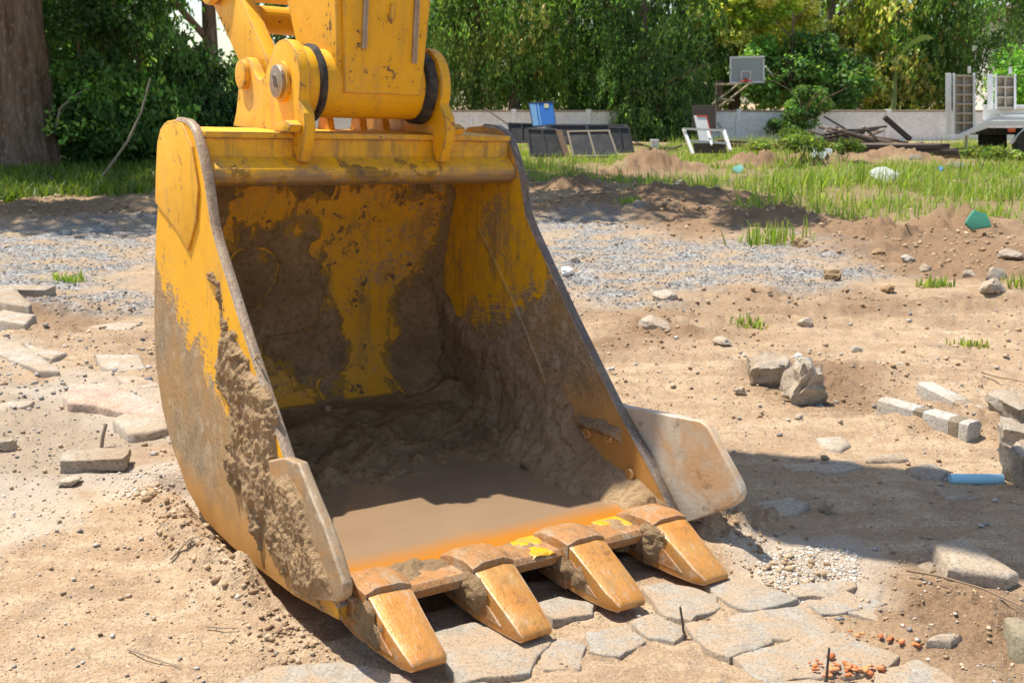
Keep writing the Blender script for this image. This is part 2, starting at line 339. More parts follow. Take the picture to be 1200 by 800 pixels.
M['mud'] = m_mud('mud_dry', (.29, .185, .098), (.41, .285, .165)); M['mud_in'] = m_mud('mud_inside', (.235, .145, .07), (.37, .245, .13), (.40, .22, .035))
def m_water():
    t = NT('muddy_water'); n = t.noise(2.5, 5, .6, stretch=(1, 2.5, 1)); s_ = t.sep(t.oc)
    d = t.math('ADD', t.math('MULTIPLY', s_[1], -1), t.math('MULTIPLY', n, .12))      # towards the lip the layer is thin over rust
    q = t.n('MapRange'); t.set(q.inputs[0], d); q.inputs[1].default_value = .20; q.inputs[2].default_value = .31
    c = t.mix(n, (.235, .155, .092), (.31, .21, .13)); c = t.mix(q.outputs[0], c, (.44, .17, .022))
    t.done(c, .045, t.bump(t.noise(14, 2), .02, .01), spec=.5); return t.m
M['water'] = m_water()
# ------------------------------------------------------------------ the ground
BX, BY, YAW, ROLL, BW = -.7115, 3.1189, .5932, -.0299, 1.306      # bucket pose and width
cy_, sy_ = math.cos(YAW), math.sin(YAW)
def b_local(x, y): dx, dy = x-BX, y-BY; return dx*cy_+dy*sy_, dx*sy_-dy*cy_      # (across, forward)
def b_world(a, f, z=0): return Vector((BX+cy_*a+sy_*f, BY+sy_*a-cy_*f, z))
def gp(L): return [tuple(G(*q)[:2]) for q in L]
Z_GRAVEL = [gp([(-160, 268), (190, 262), (190, 352), (120, 374), (60, 345), (-160, 345)]), gp([(600, 262), (700, 252), (800, 287), (900, 278), (1010, 322), (930, 347), (800, 345), (660, 352), (600, 330)])]
Z_SOIL = [gp([(600, 200), (700, 212), (760, 222), (900, 238), (1000, 262), (1200, 262), (1300, 262), (1300, 345), (1000, 318), (900, 270), (800, 284), (640, 256), (600, 258)]),
          gp([(-160, 232), (190, 232), (190, 268), (-160, 274)]), gp([(-60, 352), (60, 352), (190, 375), (190, 425), (60, 395), (-60, 380)]),
          gp([(690, 372), (800, 370), (850, 395), (760, 412), (700, 405)]), gp([(840, 335), (960, 340), (1200, 345), (1200, 358), (960, 362), (850, 352)]),
          gp([(890, 430), (990, 435), (1060, 480), (1150, 500), (1180, 520), (1000, 490), (900, 470)]), gp([(1040, 690), (1160, 690), (1200, 740), (1200, 800), (1130, 770), (1060, 720)])]
Z_DAMP = [gp([(-80, 440), (60, 440), (150, 490), (190, 515), (150, 545), (60, 570), (-80, 590)])]
Z_WHITE = [gp([(880, 648), (985, 640), (990, 690), (905, 697)]), gp([(125, 556), (205, 548), (215, 580), (150, 584)]), gp([(-20, 395), (60, 410), (190, 470), (190, 505), (100, 470), (-20, 420)]), gp([(-20, 570), (60, 580), (110, 620), (30, 640), (-20, 620)])]
Z_GRASS = [gp([(560, 168), (1500, 168), (1500, 265), (1200, 268), (1100, 258), (1010, 262), (900, 246), (830, 238), (745, 226), (690, 216), (560, 206)]), gp([(-400, 176), (196, 176), (196, 228), (60, 234), (-400, 238)])]
HILLS = [(768, 200, 1.0, .42, .8), (735, 205, .8, .25, .8), (882, 195, .9, .32, .7), (1000, 190, 2.2, .22, .7), (1085, 192, 1.2, .2, .8), (665, 222, .8, .16, .8), (800, 235, 1.0, .18, .8), (690, 248, 1.1, .14, .6),
         (910, 262, .9, .16, .7), (1120, 268, .7, .2, .8), (1040, 275, .8, .12, .8), (880, 352, .7, .09, .45), (770, 386, .42, .07, .6), (965, 452, .22, .06, .8), (1110, 500, .5, .06, .5), (1190, 480, .4, .07, .7),
         (960, 200, 1.0, .25, .8), (930, 240, .8, .1, .8), (40, 395, .5, .05, .5), (1080, 720, .22, .035, .7), (1150, 735, .2, .04, .8), (850, 625, .14, .07, .8), (895, 612, .10, .05, .8), (60, 262, 1.5, .1, .6), (150, 245, 1.5, .12, .6)]
HILLS = [(*G(a, b)[:2], r, h, st) for a, b, r, h, st in HILLS]
PAVE = [[(830, 680), (860, 675), (900, 687), (928, 700), (910, 708), (877, 712), (843, 695)], [(760, 690), (800, 697), (840, 708), (865, 714), (820, 727), (795, 722), (770, 708)], [(855, 723), (897, 715), (933, 713), (973, 732), (967, 740), (920, 745), (883, 737)],
        [(810, 733), (850, 729), (897, 743), (900, 752), (855, 767), (830, 757)], [(863, 768), (910, 758), (933, 747), (987, 743), (1047, 767), (1030, 783), (990, 789), (933, 790), (910, 797), (887, 790)], [(930, 687), (965, 683), (997, 680), (1000, 687), (967, 697), (940, 697)],
        [(957, 707), (987, 693), (1010, 699), (1027, 707), (993, 715), (967, 717)], [(995, 716), (1030, 710), (1080, 722), (1120, 730), (1122, 740), (1087, 737), (1033, 727)], [(1030, 787), (1077, 775), (1110, 793), (1130, 812), (1040, 815)],
        [(628, 708), (657, 700), (692, 705), (688, 716), (650, 722)], [(741, 727), (768, 721), (800, 738), (787, 749), (762, 744)], [(758, 688), (780, 683), (835, 697), (838, 709), (808, 722), (780, 718), (768, 700)], [(808, 732), (838, 726), (846, 754), (815, 748)],
        [(634, 760), (660, 747), (682, 757), (675, 778), (640, 780)], [(265, 812), (318, 783), (400, 778), (470, 792), (500, 830), (300, 850)], [(505, 742), (590, 727), (640, 752), (615, 785), (540, 798)], [(880, 805), (950, 797), (1010, 803), (1000, 850), (900, 850)], [(690, 740), (735, 735), (750, 750), (725, 765), (695, 760)]]
PAVE = [gp(q) for i, q in enumerate(PAVE) if i not in (1, 12)]
def grow(P, d=.016):
    c = np.mean(P, 0); return [tuple(np.array(q)+(np.array(q)-c)/np.linalg.norm(np.array(q)-c)*d) for q in P]
PAVE = [grow(q) for q in PAVE]
def zones(x, y):
    nz = fbm(x, y, 1.4, 4, 5)*.9*np.clip(np.hypot(x, y)*.12, .12, 1.4); r = np.hypot(x, y)
    def msk(L, soft):
        m = np.zeros_like(x)
        for P in L:
            a = np.asarray(P); ok = (x > a[:, 0].min()-2) & (x < a[:, 0].max()+2) & (y > a[:, 1].min()-2) & (y < a[:, 1].max()+2)
            if ok.any():
                d = sdpoly(P, x[ok], y[ok])+nz[ok]; q = sst(-1, 1, d/(soft*np.clip(r[ok]*.12, .25, 2))); m[ok] = np.maximum(m[ok], q)
        return m
    gr, so = msk(Z_GRASS, .35), msk(Z_SOIL, .6)
    for hx, hy, hr, hh, st in HILLS[:9]:
        ok = np.hypot(x-hx, (y-hy)/st) < hr*2.2
        if hh > .15 and ok.any(): k = sst(1.35, .75, np.hypot(x[ok]-hx, (y[ok]-hy)/st)/hr+1.0*fbm(x[ok], y[ok], 1.1, 3, 70)); gr[ok] = gr[ok]*(1-k); so[ok] = np.maximum(so[ok], k)
    return msk(Z_GRAVEL, .5), so, msk(Z_DAMP, .25), msk(Z_WHITE, .15), gr
def heights(x, y, zs=None):
    g, s, d, wh, gr = zones(x, y) if zs is None else zs
    r = np.hypot(x, y); z = .010*fbm(x, y, 2.2, 4, 1)+.012*fbm(x, y, 12, 3, 2)*sst(30, 3, r)
    z += (s*.10+gr*.06)*fbm(x, y, 1.3, 5, 4, .6)*sst(5, 9, r)+s*.035*np.abs(fbm(x, y, 9, 3, 8))
    z += .045*fbm(x*.7, y*1.6, 2.6, 5, 21, .6)*sst(3.6, 6.5, r)*sst(40, 20, r)+.016*np.abs(fbm(x, y, 11, 3, 23))*sst(3.4, 6, r)
    z += .03*sst(6, 12, r)*fbm(x, y, .5, 3, 6)+g*.012*fbm(x, y, 14, 3, 9)
    for hx, hy, hr, hh, st in HILLS:
        ok = np.hypot((x-hx), (y-hy)/st) < hr*2.1
        if not ok.any(): continue
        xo, yo = x[ok], y[ok]; dd = np.hypot((xo-hx), (yo-hy)/st)/hr; k = np.exp(-dd*dd*1.6)*sst(2.1, 1.7, dd)
        z[ok] += hh*k*(1+1.3*fbm(xo, yo, 2.2/hr, 5, int(hx*10) % 40, .65))+(.10*k*fbm(xo, yo, 5, 4, 33, .6) if hh > .1 else 0)
    # wheel ruts on the dirt track
    for py in (352, 366, 384):
        yy = G(600, py)[1]; c = y-yy-.12*np.sin(x*.6+py)-.06*(x-3); z -= .045*np.exp(-(c/.16)**2)*sst(.4, 1.5, x)*sst(9, 6, x); z += .03*np.exp(-((c-.3)/.15)**2)*sst(.4, 1.5, x)
    a, f = b_local(x, y)
    z += .055*np.exp(-((a+.10+.03*np.sin(f*9))/.075)**2)*sst(-1.25, -.9, f)*sst(.25, -.1, f)*(1+1.4*fbm(x, y, 10, 3, 12))
    z += .05*np.exp(-((a-1.42)/.10)**2)*sst(-1.2, -.8, f)*sst(.8, .4, f)*(1+1.6*fbm(x, y, 9, 3, 13))
    ins = sst(-.03, .02, a)*sst(1.36, 1.29, a)*sst(-1.33, -1.2, f)*sst(.36, .22, f)
    z = z*(1-ins)-.075*ins
    ins2 = sst(-.02, .06, a)*sst(1.4, 1.2, a)*sst(.3, .4, f)*sst(.75, .68, f); z = np.where(ins2 > 0, z*(1-ins2)+np.minimum(z, 0-.02*a)*ins2-.012*ins2, z)
    pm = np.full(np.shape(x), -9.)
    near = (y < 4.2) & (y > 2.2) & (x > -1.5) & (x < 2.2)
    if near.any():
        xx, yy = x[near], y[near]; b = np.full(xx.shape, -9.)
        for P in PAVE: b = np.maximum(b, sdpoly(P, xx, yy))
        k = sst(-.07, -.004, b); zz = z[near]; z[near] = zz*(1-k)+(-.012+.5*zz+.020*fbm(xx, yy, 16, 4, 3))*k
    return z
def gz(x, y): return float(heights(np.array([float(x)]), np.array([float(y)]))[0])
def on(px, py, dz=0):
    p = G(px, py)
    for _ in range(3): p = G(px, py, min(gz(p.x, p.y), .9))
    return Vector((p.x, p.y, gz(p.x, p.y)+dz))
th = np.radians(np.concatenate([np.linspace(-33, 33, 661), np.linspace(33, 327, 60)[1:-1]]))
rr = np.concatenate([[.25, .6, .95, 1.25], np.geomspace(1.5, 60, 640), np.geomspace(63, 600, 22)])
R_, T_ = np.meshgrid(rr, th, indexing='ij'); X = (R_*np.sin(T_)).ravel(); Y = (R_*np.cos(T_)).ravel()
zs = zones(X, Y); Zg = heights(X, Y, zs); Zg *= sst(150, 60, np.hypot(X, Y))
nr, nt = len(rr), len(th); idx = np.arange(nr*nt).reshape(nr, nt); nx = np.roll(idx, -1, 1)
F = np.stack([idx[:-1], idx[1:], nx[1:], nx[:-1]], -1).reshape(-1, 4)[:, ::-1]
zone = np.stack([zs[0], np.clip(zs[1]+0*X, 0, 1), zs[2]], -1); zone2 = np.stack([zs[3]*.5, zs[4], 0*X], -1)
me = np_mesh('ground', np.stack([X, Y, Zg], -1), F, None, True, {'zone': zone, 'zone2': zone2})
ground = link('ground', me, M['ground']); tag(ground, kind='structure')
# paving stones set in the ground, each its own piece
def slab_mesh(name, poly, z0, z1, seed=0, dome=.004, rnd=.012, wob=.006):
    """irregular flat stone from a polygon (world or local xy)"""
    P = [Vector((q[0], q[1])) for q in poly]; rs = random.Random(seed); c = sum(P, Vector((0, 0)))/len(P); ring = []
    for a, b in zip(P, P[1:]+P[:1]):
        n = max(2, int((b-a).length/.03)); n = min(n, 7)
        for k in range(n):
            q = a.lerp(b, k/n); o = mn.noise(Vector((q.x*14, q.y*14, seed)))*wob*2+rs.uniform(-wob, wob)*.5
            ring.append(q+(q-c).normalized()*o)
    bm = bmesh.new(); L = []
    for zz, ins in ((z0, -.004), (z1-rnd, 0), (z1-rnd*.25, rnd*.55), (z1, rnd*1.5)):
        L.append([bm.verts.new((*(q-(q-c).normalized()*(ins+(.005*mn.noise(Vector((q.x*40, q.y*40, zz*50)))))), zz+.004*mn.noise(Vector((q.x*20, q.y*20, seed+zz))))) for q in ring])
    sc = [bm.verts.new((*(c+(q-c)*.5), z1+dome+.006*mn.noise(Vector((q.x*9, q.y*9, seed))))) for q in ring]; L.append(sc)
    n = len(ring)
    for a, b in zip(L[:-1], L[1:]):
        for k in range(n): bm.faces.new((a[k], a[(k+1) % n], b[(k+1) % n], b[k]))
    ct = bm.verts.new((*c, z1+dome))
    for k in range(n): bm.faces.new((sc[k], sc[(k+1) % n], ct))
    bm.faces.new(L[0][::-1]); bmesh.ops.recalc_face_normals(bm, faces=bm.faces)
    me = bpy.data.meshes.new(name); bm.to_mesh(me); bm.free(); me.shade_smooth()
    try: me.set_sharp_from_angle(angle=math.radians(50))
    except Exception: pass
    return me
for i, P in enumerate(PAVE):
    link('paving_stone', slab_mesh('paving_stone', P, -.07, -.002+.008*random.random(), i, .0005, .004, .008), M['paving'], ground)

# ------------------------------------------------------------------ the bucket
TH = .03
B = empty('excavator_bucket', (BX, BY, 0), (0, -ROLL, YAW))
tag(B, 'large mud caked yellow excavator bucket with four rusty teeth resting on the dirt', 'bucket')
def bp(q, a): return Vector((a, -q[0], q[1]))          # profile point (forward, up) at distance a across
BACK = [(-.74, 1.415), (-.80, 1.432), (-.90, 1.438), (-1.02, 1.43), (-1.075, 1.405), (-1.12, 1.357), (-1.155, 1.246), (-1.168, 1.12), (-1.215, .985), (-1.255, .81), (-1.285, .60), (-1.28, .46), (-1.215, .307), (-1.115, .19), (-.93, .06), (-.74, .004), (-.47, .0), (-.2, .012), (.09, .034), (.40, .085)]
FRONT = [(.40, .122), (.235, .285), (.065, .435), (-.10, .60), (-.235, .736), (-.34, .847), (-.52, 1.044), (-.565, 1.10), (-.608, 1.238), (-.66, 1.33), (-.70, 1.388)]
for a, m in ((0, M['yellow_side']), (BW-TH, M['yellow_in'])):
    MB().prism(BACK+FRONT, a, a+TH, bp).build('side_plate', m, B, .003, 1)
# worn edge bars along the front of each side plate
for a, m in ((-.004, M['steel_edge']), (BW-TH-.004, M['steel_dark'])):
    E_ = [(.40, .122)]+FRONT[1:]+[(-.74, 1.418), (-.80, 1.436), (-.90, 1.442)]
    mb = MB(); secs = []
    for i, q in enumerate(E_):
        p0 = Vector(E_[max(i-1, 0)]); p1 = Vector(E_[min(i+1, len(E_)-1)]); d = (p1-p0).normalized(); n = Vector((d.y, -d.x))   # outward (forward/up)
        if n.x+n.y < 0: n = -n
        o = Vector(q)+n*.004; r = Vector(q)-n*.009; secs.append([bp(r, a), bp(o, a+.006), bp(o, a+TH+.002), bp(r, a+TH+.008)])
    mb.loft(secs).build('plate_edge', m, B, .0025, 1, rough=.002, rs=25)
# doubled upper plates
OV = [(-.82, 1.425), (-.90, 1.432), (-1.015, 1.424), (-1.07, 1.400), (-1.113, 1.352), (-1.148, 1.244), (-1.172, 1.128), (-.94, 1.055), (-.80, .985), (-.70, 1.10), (-.665, 1.22), (-.72, 1.35)]
MB().prism(OV, -.009, .0, bp).build('cheek_plate', M['yellow'], B, .003, 2)
MB().prism(OV, BW, BW+.009, bp).build('cheek_plate', M['yellow'], B, .003, 2)
# wrapper: bottom and back sheet
INN = [(-1.10, 1.25), (-1.135, 1.1), (-1.18, .98), (-1.22, .8), (-1.25, .6), (-1.245, .48), (-1.19, .33), (-1.09, .22), (-.91, .095), (-.73, .04), (-.47, .035), (-.2, .045), (.02, .062)]
OUT = [(.02, .018), (-.2, .006), (-.47, -.006), (-.745, -.003), (-.94, .053), (-1.125, .185), (-1.225, .303), (-1.288, .46), (-1.293, .60), (-1.262, .81), (-1.222, .985), (-1.175, 1.12), (-1.162, 1.246), (-1.125, 1.30)]
def smoothp(P, n=4):
    P = [Vector(q) for q in P]; o = []
    for i in range(len(P)-1):
        p0, p1, p2, p3 = P[max(i-1, 0)], P[i], P[i+1], P[min(i+2, len(P)-1)]
        for k in range(n):
            t = k/n; o.append(.5*((2*p1)+(p2-p0)*t+(2*p0-5*p1+4*p2-p3)*t*t+(3*p1-p0-3*p2+p3)*t**3))
    return o+[P[-1]]
INS = smoothp(INN, 4)
MB().prism(INS+smoothp(OUT, 3), TH+.001, BW-TH-.001, bp).build('wrapper', M['yellow_back'], B, smooth=True, ang=40)
# top plate, top beam
MB().prism([(-.688, 1.402), (-1.05, 1.412), (-1.10, 1.36), (-1.13, 1.25), (-1.10, 1.25), (-1.07, 1.345), (-1.03, 1.385), (-.688, 1.38)], TH+.001, BW-TH-.001, bp).build('top_plate', M['yellow'], B, .004, 2)
MB().prism([(-.70, 1.3795), (-.70, 1.318), (-.672, 1.300), (-.645, 1.280), (-.638, 1.255), (-.650, 1.232), (-.68, 1.218), (-.74, 1.212), (-.92, 1.225), (-1.05, 1.25), (-1.06, 1.3795)], TH+.001, BW-TH-.001, bp).build('top_beam', M['yellow_beam'], B, .006, 2, ang=50, rough=.002, rs=12)
# lip and its rust
MB().prism([(.012, .0615), (.10, .108), (.22, .130), (.30, .1405), (.42, .1465), (.435, .132), (.425, .102), (.20, .072), (.012, .019)], TH+.001, BW-TH-.001, bp).build('lip', M['rust_lip'], B, .004, 2, rough=.0025, rs=14)
# teeth: adapter welded over the lip, tooth point, wear cap seam
def circ(c, r, n=24, a0=0, a1=2*math.pi): return [(c[0]+r*math.cos(a0+(a1-a0)*k/(n-1)), c[1]+r*math.sin(a0+(a1-a0)*k/(n-1))) for k in range(n)]
for i in range(4):
    a = BW/2+(i-1.5)*.3498
    def sec(f, zt, zb, wt, wb, crown=0): return [Vector((a-wb/2, -f, zb)), Vector((a+wb/2, -f, zb)), Vector((a+wt/2, -f, zt-crown)), Vector((a+wt/4, -f, zt)), Vector((a-wt/4, -f, zt)), Vector((a-wt/2, -f, zt-crown))]
    ad = MB().loft([sec(.235, .128, .05, .10, .10, .004), sec(.27, .158, .045, .15, .16, .010), sec(.33, .183, .035, .158, .168, .014), sec(.41, .192, .028, .156, .166, .014), sec(.46, .185, .026, .148, .158, .014)])
    ad = ad.build('tooth_adapter', M['rust_lip'], B, .008, 2, rough=.003, rs=18)
    tm = MB().loft([sec(.440, .172, .030, .132, .146, .006), sec(.475, .166, .026, .136, .148, .006), sec(.56, .125, .026, .128, .138, .005), sec(.64, .085, .030, .118, .124, .004), sec(.685, .066, .036, .110, .110, .003), sec(.694, .056, .044, .100, .096, .002)])
    tooth = tm.build('tooth', M['rust_tooth'], B, .005, 2, rough=.004, rs=15)
    tooth.rotation_euler = (random.uniform(-.01, .01), 0, 0)
    for s_ in (-1, 1):
        MB().prism([(.475, .05), (.60, .052), (.53, .092), (.475, .13)], 0, .006, lambda q, t: Vector((a+s_*(.0685-.06*(q[0]-.475)+t), -q[0], q[1]))).build('side_web', M['rust_lip'], tooth)
# side cutters (bolted-on wings, flaring outwards)
for sgn, a0, m in ((-1, 0, M['steel_wing_b']), (1, BW, M['steel_wing'])):
    W1 = [(-.02, .44), (.11, .484), (.235, .505), (.335, .437), (.42, .38), (.489, .327), (.555, .262), (.545, .225), (.50, .192), (.34, .131), (.16, .078)] if sgn < 0 else [(-.125, .41), (-.02, .45), (.055, .452), (.40, .478), (.435, .465), (.585, .305), (.60, .275), (.59, .245), (.56, .218), (.40, .118), (.10, .037), (.0, .05)]
    def fl(f): return (.03 if sgn < 0 else .06)*max(0, (f-.10)/.5)
    mb = MB(); q = lambda p, t: Vector((a0+sgn*(fl(p[0]+.4*(p[1]-.43))+t), -p[0], p[1]))
    mb.prism(W1, .002, .034, q); wg = mb.build('side_cutter', m, B, .009, 3, rough=.002, rs=14)
for f, z in ((-.113, .313), (.014, .33), (-.002, .19), (.142, .226)):
    MB().cyl(bp((f, z), BW-TH-.014), bp((f, z), BW-TH+.004), .024, 6).build('bolt_head', M['rust_tooth'], B, .003, 1)
# weld seam on the inside of the right plate
MB().tube([bp(q, BW-TH) for q in ((-.925, 1.02), (-.80, .90), (-.652, .746), (-.52, .60), (-.396, .441))], .009, 8).build('weld_bead', M['yellow_in'], B, rough=.003, rs=60, smooth=True)
# hanger brackets
PF, PZ = -.775, 1.578; RF, RZ = -1.15, 1.60
EAR = circ((PF, PZ), .148, 14, math.radians(-25), math.radians(125))+[(-.905, 1.652), (-.955, 1.60), (-1.0, 1.585), (-1.04, 1.60), (-1.075, 1.635)]+circ((RF, RZ), .075, 9, math.radians(50), math.radians(190))+[(-1.235, 1.54), (-1.26, 1.47), (-1.30, 1.414), (-1.10, 1.408), (-.692, 1.404), (-.698, 1.345), (-.66, 1.300), (-.640, 1.302), (-.605, 1.36), (-.59, 1.42), (-.60, 1.47)]
for a, t in ((.348, .042), (.916, .042)):
    ear = MB().prism(EAR, a, a+t, bp).build('hanger_bracket', M['yellow'], B, .004, 2)
    lft = a < .6; xo = a if lft else a+t; s_ = -1 if lft else 1
    MB().cyl(bp((PF, PZ), xo-s_*.002), bp((PF, PZ), xo+s_*.014), .072, 32).build('pin_boss', M['yellow'], ear, .004, 2)
    MB().cyl(bp((RF, RZ+.01), xo-s_*.002), bp((RF, RZ+.01), xo+s_*.022), .055, 24).build('pin_boss', M['yellow'], ear, .004, 2)
    # inner hub ring between bracket and arm
    xi = a+t if lft else a; MB().cyl(bp((PF, PZ), xi+s_*.002), bp((PF, PZ), xi-s_*.045), .128, 36).build('bracket_hub', M['yellow'], ear, .005, 2)
    # gusset at the root
    MB().prism([(-.75, 1.403), (-.62, 1.403), (-.60, 1.43), (-.64, 1.445), (-.74, 1.435)], a-.05 if lft else a+t+.001, a-.001 if lft else a+t+.05, bp).build('gusset', M['yellow'], ear, .006, 2)
# lifting lugs behind, seen under the arm
for a in (.50, .60, .74, .84):
    MB().prism(circ((-1.0, 1.43), .045, 9, 0, math.pi)+[(-1.06, 1.403), (-.94, 1.403)], a, a+.03, bp).build('lug', M['yellow'], B, .004, 1)
# ---- mud stuck to the bucket: sheets of uneven thickness that sink below the steel where there is none
def mud_sheet(name, m, U, V, base, hfun, parent, smooth=True):
    P, N = base(U, V); H = hfun(U, V)
    Q = P+N*H[..., None]; nu, nv = U.shape; id_ = np.arange(nu*nv).reshape(nu, nv)
    F = np.stack([id_[:-1, :-1], id_[1:, :-1], id_[1:, 1:], id_[:-1, 1:]], -1).reshape(-1, 4); keep = (H.ravel()[F] > -.0045).any(1); F = F[keep]
    tn = np.clip(H.ravel()/.010, 0, 1); used = np.unique(F); remap = np.zeros(nu*nv, int); remap[used] = np.arange(len(used))
    return link(name, np_mesh(name, Q.reshape(-1, 3)[used], remap[F], np.repeat(tn[used][:, None], 3, 1), smooth), m, parent)
# outside of the left plate
MUDL = [(-.565, .93), (-.47, .90), (-.40, .80), (-.19, .64), (-.02, .50), (.10, .455), (.24, .38), (.33, .28), (.38, .15), (.16, .07), (-.04, .10), (-.294, .165), (-.42, .263), (-.37, .455), (-.50, .57), (-.55, .708)]
f_, z_ = np.meshgrid(np.linspace(-.72, .42, 300), np.linspace(.03, 1.1, 280), indexing='ij')
def base_l(U, V): P = np.stack([0*U, -U, V], -1); N = np.zeros_like(P); N[..., 0] = -1; return P, N
def h_l(U, V):
    d = sdpoly(MUDL, U, V)+.15*fbm(U, V, 6, 6, 2, .62); h = np.clip(d*.4, -.006, .018)
    lump = fbm(U, V, 11, 6, 5, .72); h = np.where(h > -.005, h+.013*lump*sst(-.01, .03, d)-.014*np.abs(fbm(U*2.2, V, 7, 4, 7, .6))*sst(0, .03, d), h)
    rid = sst(.30, .46, fbm(U, V, 26, 2, 9)+.5); return np.where(d > -.004, h+.006*rid*sst(0, .03, d), -.006)
mud_sheet('mud_crust', M['mud'], f_, z_, base_l, h_l, B)
MUDW = [(.0, .40), (.08, .425), (.17, .43), (.26, .38), (.36, .315), (.45, .255), (.46, .21), (.34, .15), (.17, .095)]
f_, z_ = np.meshgrid(np.linspace(-.12, .55, 220), np.linspace(.045, .46, 140), indexing='ij')
def base_w(U, V): P = np.stack([-.034-.03*np.clip((U+.4*(V-.43)-.10)/.5, 0, 1), -U, V], -1); N = np.zeros_like(P); N[..., 0] = -1; return P, N
def h_w(U, V):
    d = sdpoly(MUDW, U, V)+.05*fbm(U, V, 9, 4, 2); return np.where(d > -.004, np.clip(d*.5, -.006, .020)+sst(0, .02, d)*(.012*fbm(U, V, 12, 6, 5, .72)-.012*np.abs(fbm(U*2, V, 8, 4, 7, .6))), -.006)
mud_sheet('mud_crust', M['mud'], f_, z_, base_w, h_w, B)
# inside, on the back sheet: param (across, arclength)
IP = np.array([tuple(q) for q in smoothp(INN, 8)]); sl = np.concatenate([[0], np.cumsum(np.hypot(*np.diff(IP, axis=0).T))])
def prof(s): return np.interp(s, sl, IP[:, 0]), np.interp(s, sl, IP[:, 1])
YSTEM = [(.70, 1.02), (.723, .852), (.759, .677), (.817, .642), (.85, .451), (.826, .294), (.783, .255), (.90, .235), (.985, .265), (.965, .33), (.951, .442), (1.028, .59), (1.039, .722), (1.13, .877), (1.19, .99), (1.22, 1.1), (.6, 1.1)]
YLOW = [(.43, .44), (.50, .40), (.53, .31), (.63, .27), (.64, .15), (.45, .16), (.40, .30)]
u_, s2 = np.meshgrid(np.linspace(TH, BW-TH, 230), np.linspace(0, sl[-1], 300), indexing='ij')
def base_b(U, S):
    f, z = prof(S); f1, z1 = prof(S+.02); f0, z0 = prof(S-.02); df, dz = f1-f0, z1-z0; L = np.hypot(df, dz)+1e-9
    return np.stack([U, -f, z], -1), np.stack([0*U, dz/L, df/L], -1)
def h_b(U, S):
    f, z = prof(S); wr = fbm(U, S, 6, 4, 3); dy = np.maximum(sdpoly(YSTEM, U+.05*wr, z+.05*fbm(U, S, 7, 3, 15)), sdpoly(YLOW, U+.04*wr, z))
    d = -dy+.03*fbm(U, S, 34, 4, 21, .7)-.02
    top = sst(.80, .98, z+.06*wr)                       # towards the top only smears are left
    sm = fbm(U*1.0, S*.55, 9, 4, 30)*.19+.030+.025*fbm(U, S, 45, 3, 4)-.02*sst(.55, .75, U)+.02*sst(1.12, 1.02, z)
    d = d*(1-top)+np.minimum(d, sm)*top
    h = np.clip(d*.22, -.006, .013)
    fl = sst(0, .03, d); h = h+fl*(.014*fbm(U, S, 5, 5, 8, .6)+.008*fbm(U, S, 24, 4, 9, .6))
    plate = np.abs(vn(U+.06*wr, S, 5.5, 6)); h = h-fl*.016*sst(.03, .0, plate)
    heap = sst(.30, .10, z)*sst(.2, -.55, f)*.105+sst(1.05, 1.24, U)*sst(.9, .3, z)*.06
    return np.where(d > -.004, h, -.006)*(1-sst(0, .05, heap))+sst(0, .05, heap)*np.maximum(h, .0)+heap*(1+.8*fbm(U, S, 7, 4, 11))*sst(-.15, -.6, f)
sh = mud_sheet('mud_lining', M['mud_in'], u_, s2, base_b, h_b, B)
# inside, on the right plate, with the heap in the corner
f_, z_ = np.meshgrid(np.linspace(-1.26, .42, 250), np.linspace(.04, 1.0, 150), indexing='ij')
def base_r(U, V): P = np.stack([0*U+BW-TH, -U, V], -1); N = np.zeros_like(P); N[..., 0] = -1; return P, N
def h_r(U, V):
    wr = fbm(U, V, 5, 4, 40)
    lim = np.interp(U, [-1.26, -1.1, -.9, -.65, -.45, -.30, -.22, -.12, .0, .15, .30, .42], [.80, .62, .60, .55, .47, .42, .355, .27, .255, .235, .19, .13])+.09*wr+.02*fbm(U, V, 30, 3, 41)
    d = lim-V; d = np.minimum(d, -sdpoly([(-1.06, .30), (-.95, .28), (-.86, .12), (-.90, .07), (-1.02, .13)], U+.03*wr, V+.03*wr)*1.0)
    h = np.clip(d*.35, -.006, .02)+sst(0, .04, d)*(.016*fbm(U, V, 6, 4, 42)+.009*fbm(U, V, 24, 3, 43)-.012*sst(.03, 0, np.abs(vn(U, V+.06*wr, 6, 44))))
    hl = np.interp(U, [-1.26, -.7, -.45, -.3, .0, .2, .3, .42], [.30, .30, .36, .40, .24, .22, .18, .10])
    hp = np.clip((hl-V)/np.maximum(hl-.10, .05), 0, 1.25)**1.25*np.interp(U, [-1.26, -.6, -.3, 0, .2, .36, .42], [.10, .13, .21, .21, .19, .09, .03])
    h2 = h+hp*(1+.5*fbm(U, V, 6, 4, 45)+.22*fbm(U, V, 20, 3, 46)); return np.where((d > -.004) | (hp > .004), h2, -.006)
mud_sheet('mud_heap', M['mud'], f_, z_, base_r, h_r, B)
a_, z_ = np.meshgrid(np.linspace(TH+.01, BW-TH-.01, 360), np.linspace(1.222, 1.372, 60), indexing='ij')
def base_m(U, V):
    zz = [1.218, 1.232, 1.255, 1.280, 1.300, 1.318, 1.38]; ff = [-.68, -.650, -.638, -.645, -.672, -.70, -.70]; f = np.interp(V, zz, ff); P = np.stack([U, -f, V], -1); N = np.zeros_like(P); N[..., 1] = -1; return P, N
def h_m(U, V):
    d = .10*fbm(U, V*1.5, 7, 6, 61, .65)+.05*fbm(U, V, 30, 4, 63)-.030+.035*np.exp(-((U-.62)/.20)**2)-.10*sst(1.30, 1.37, V)-.02*sst(.95, 1.2, U); return np.where(d > -.002, np.clip(d*.12, -.004, .006), -.006)
mud_sheet('mud_film', M['mud_in'], a_, z_, base_m, h_m, B)
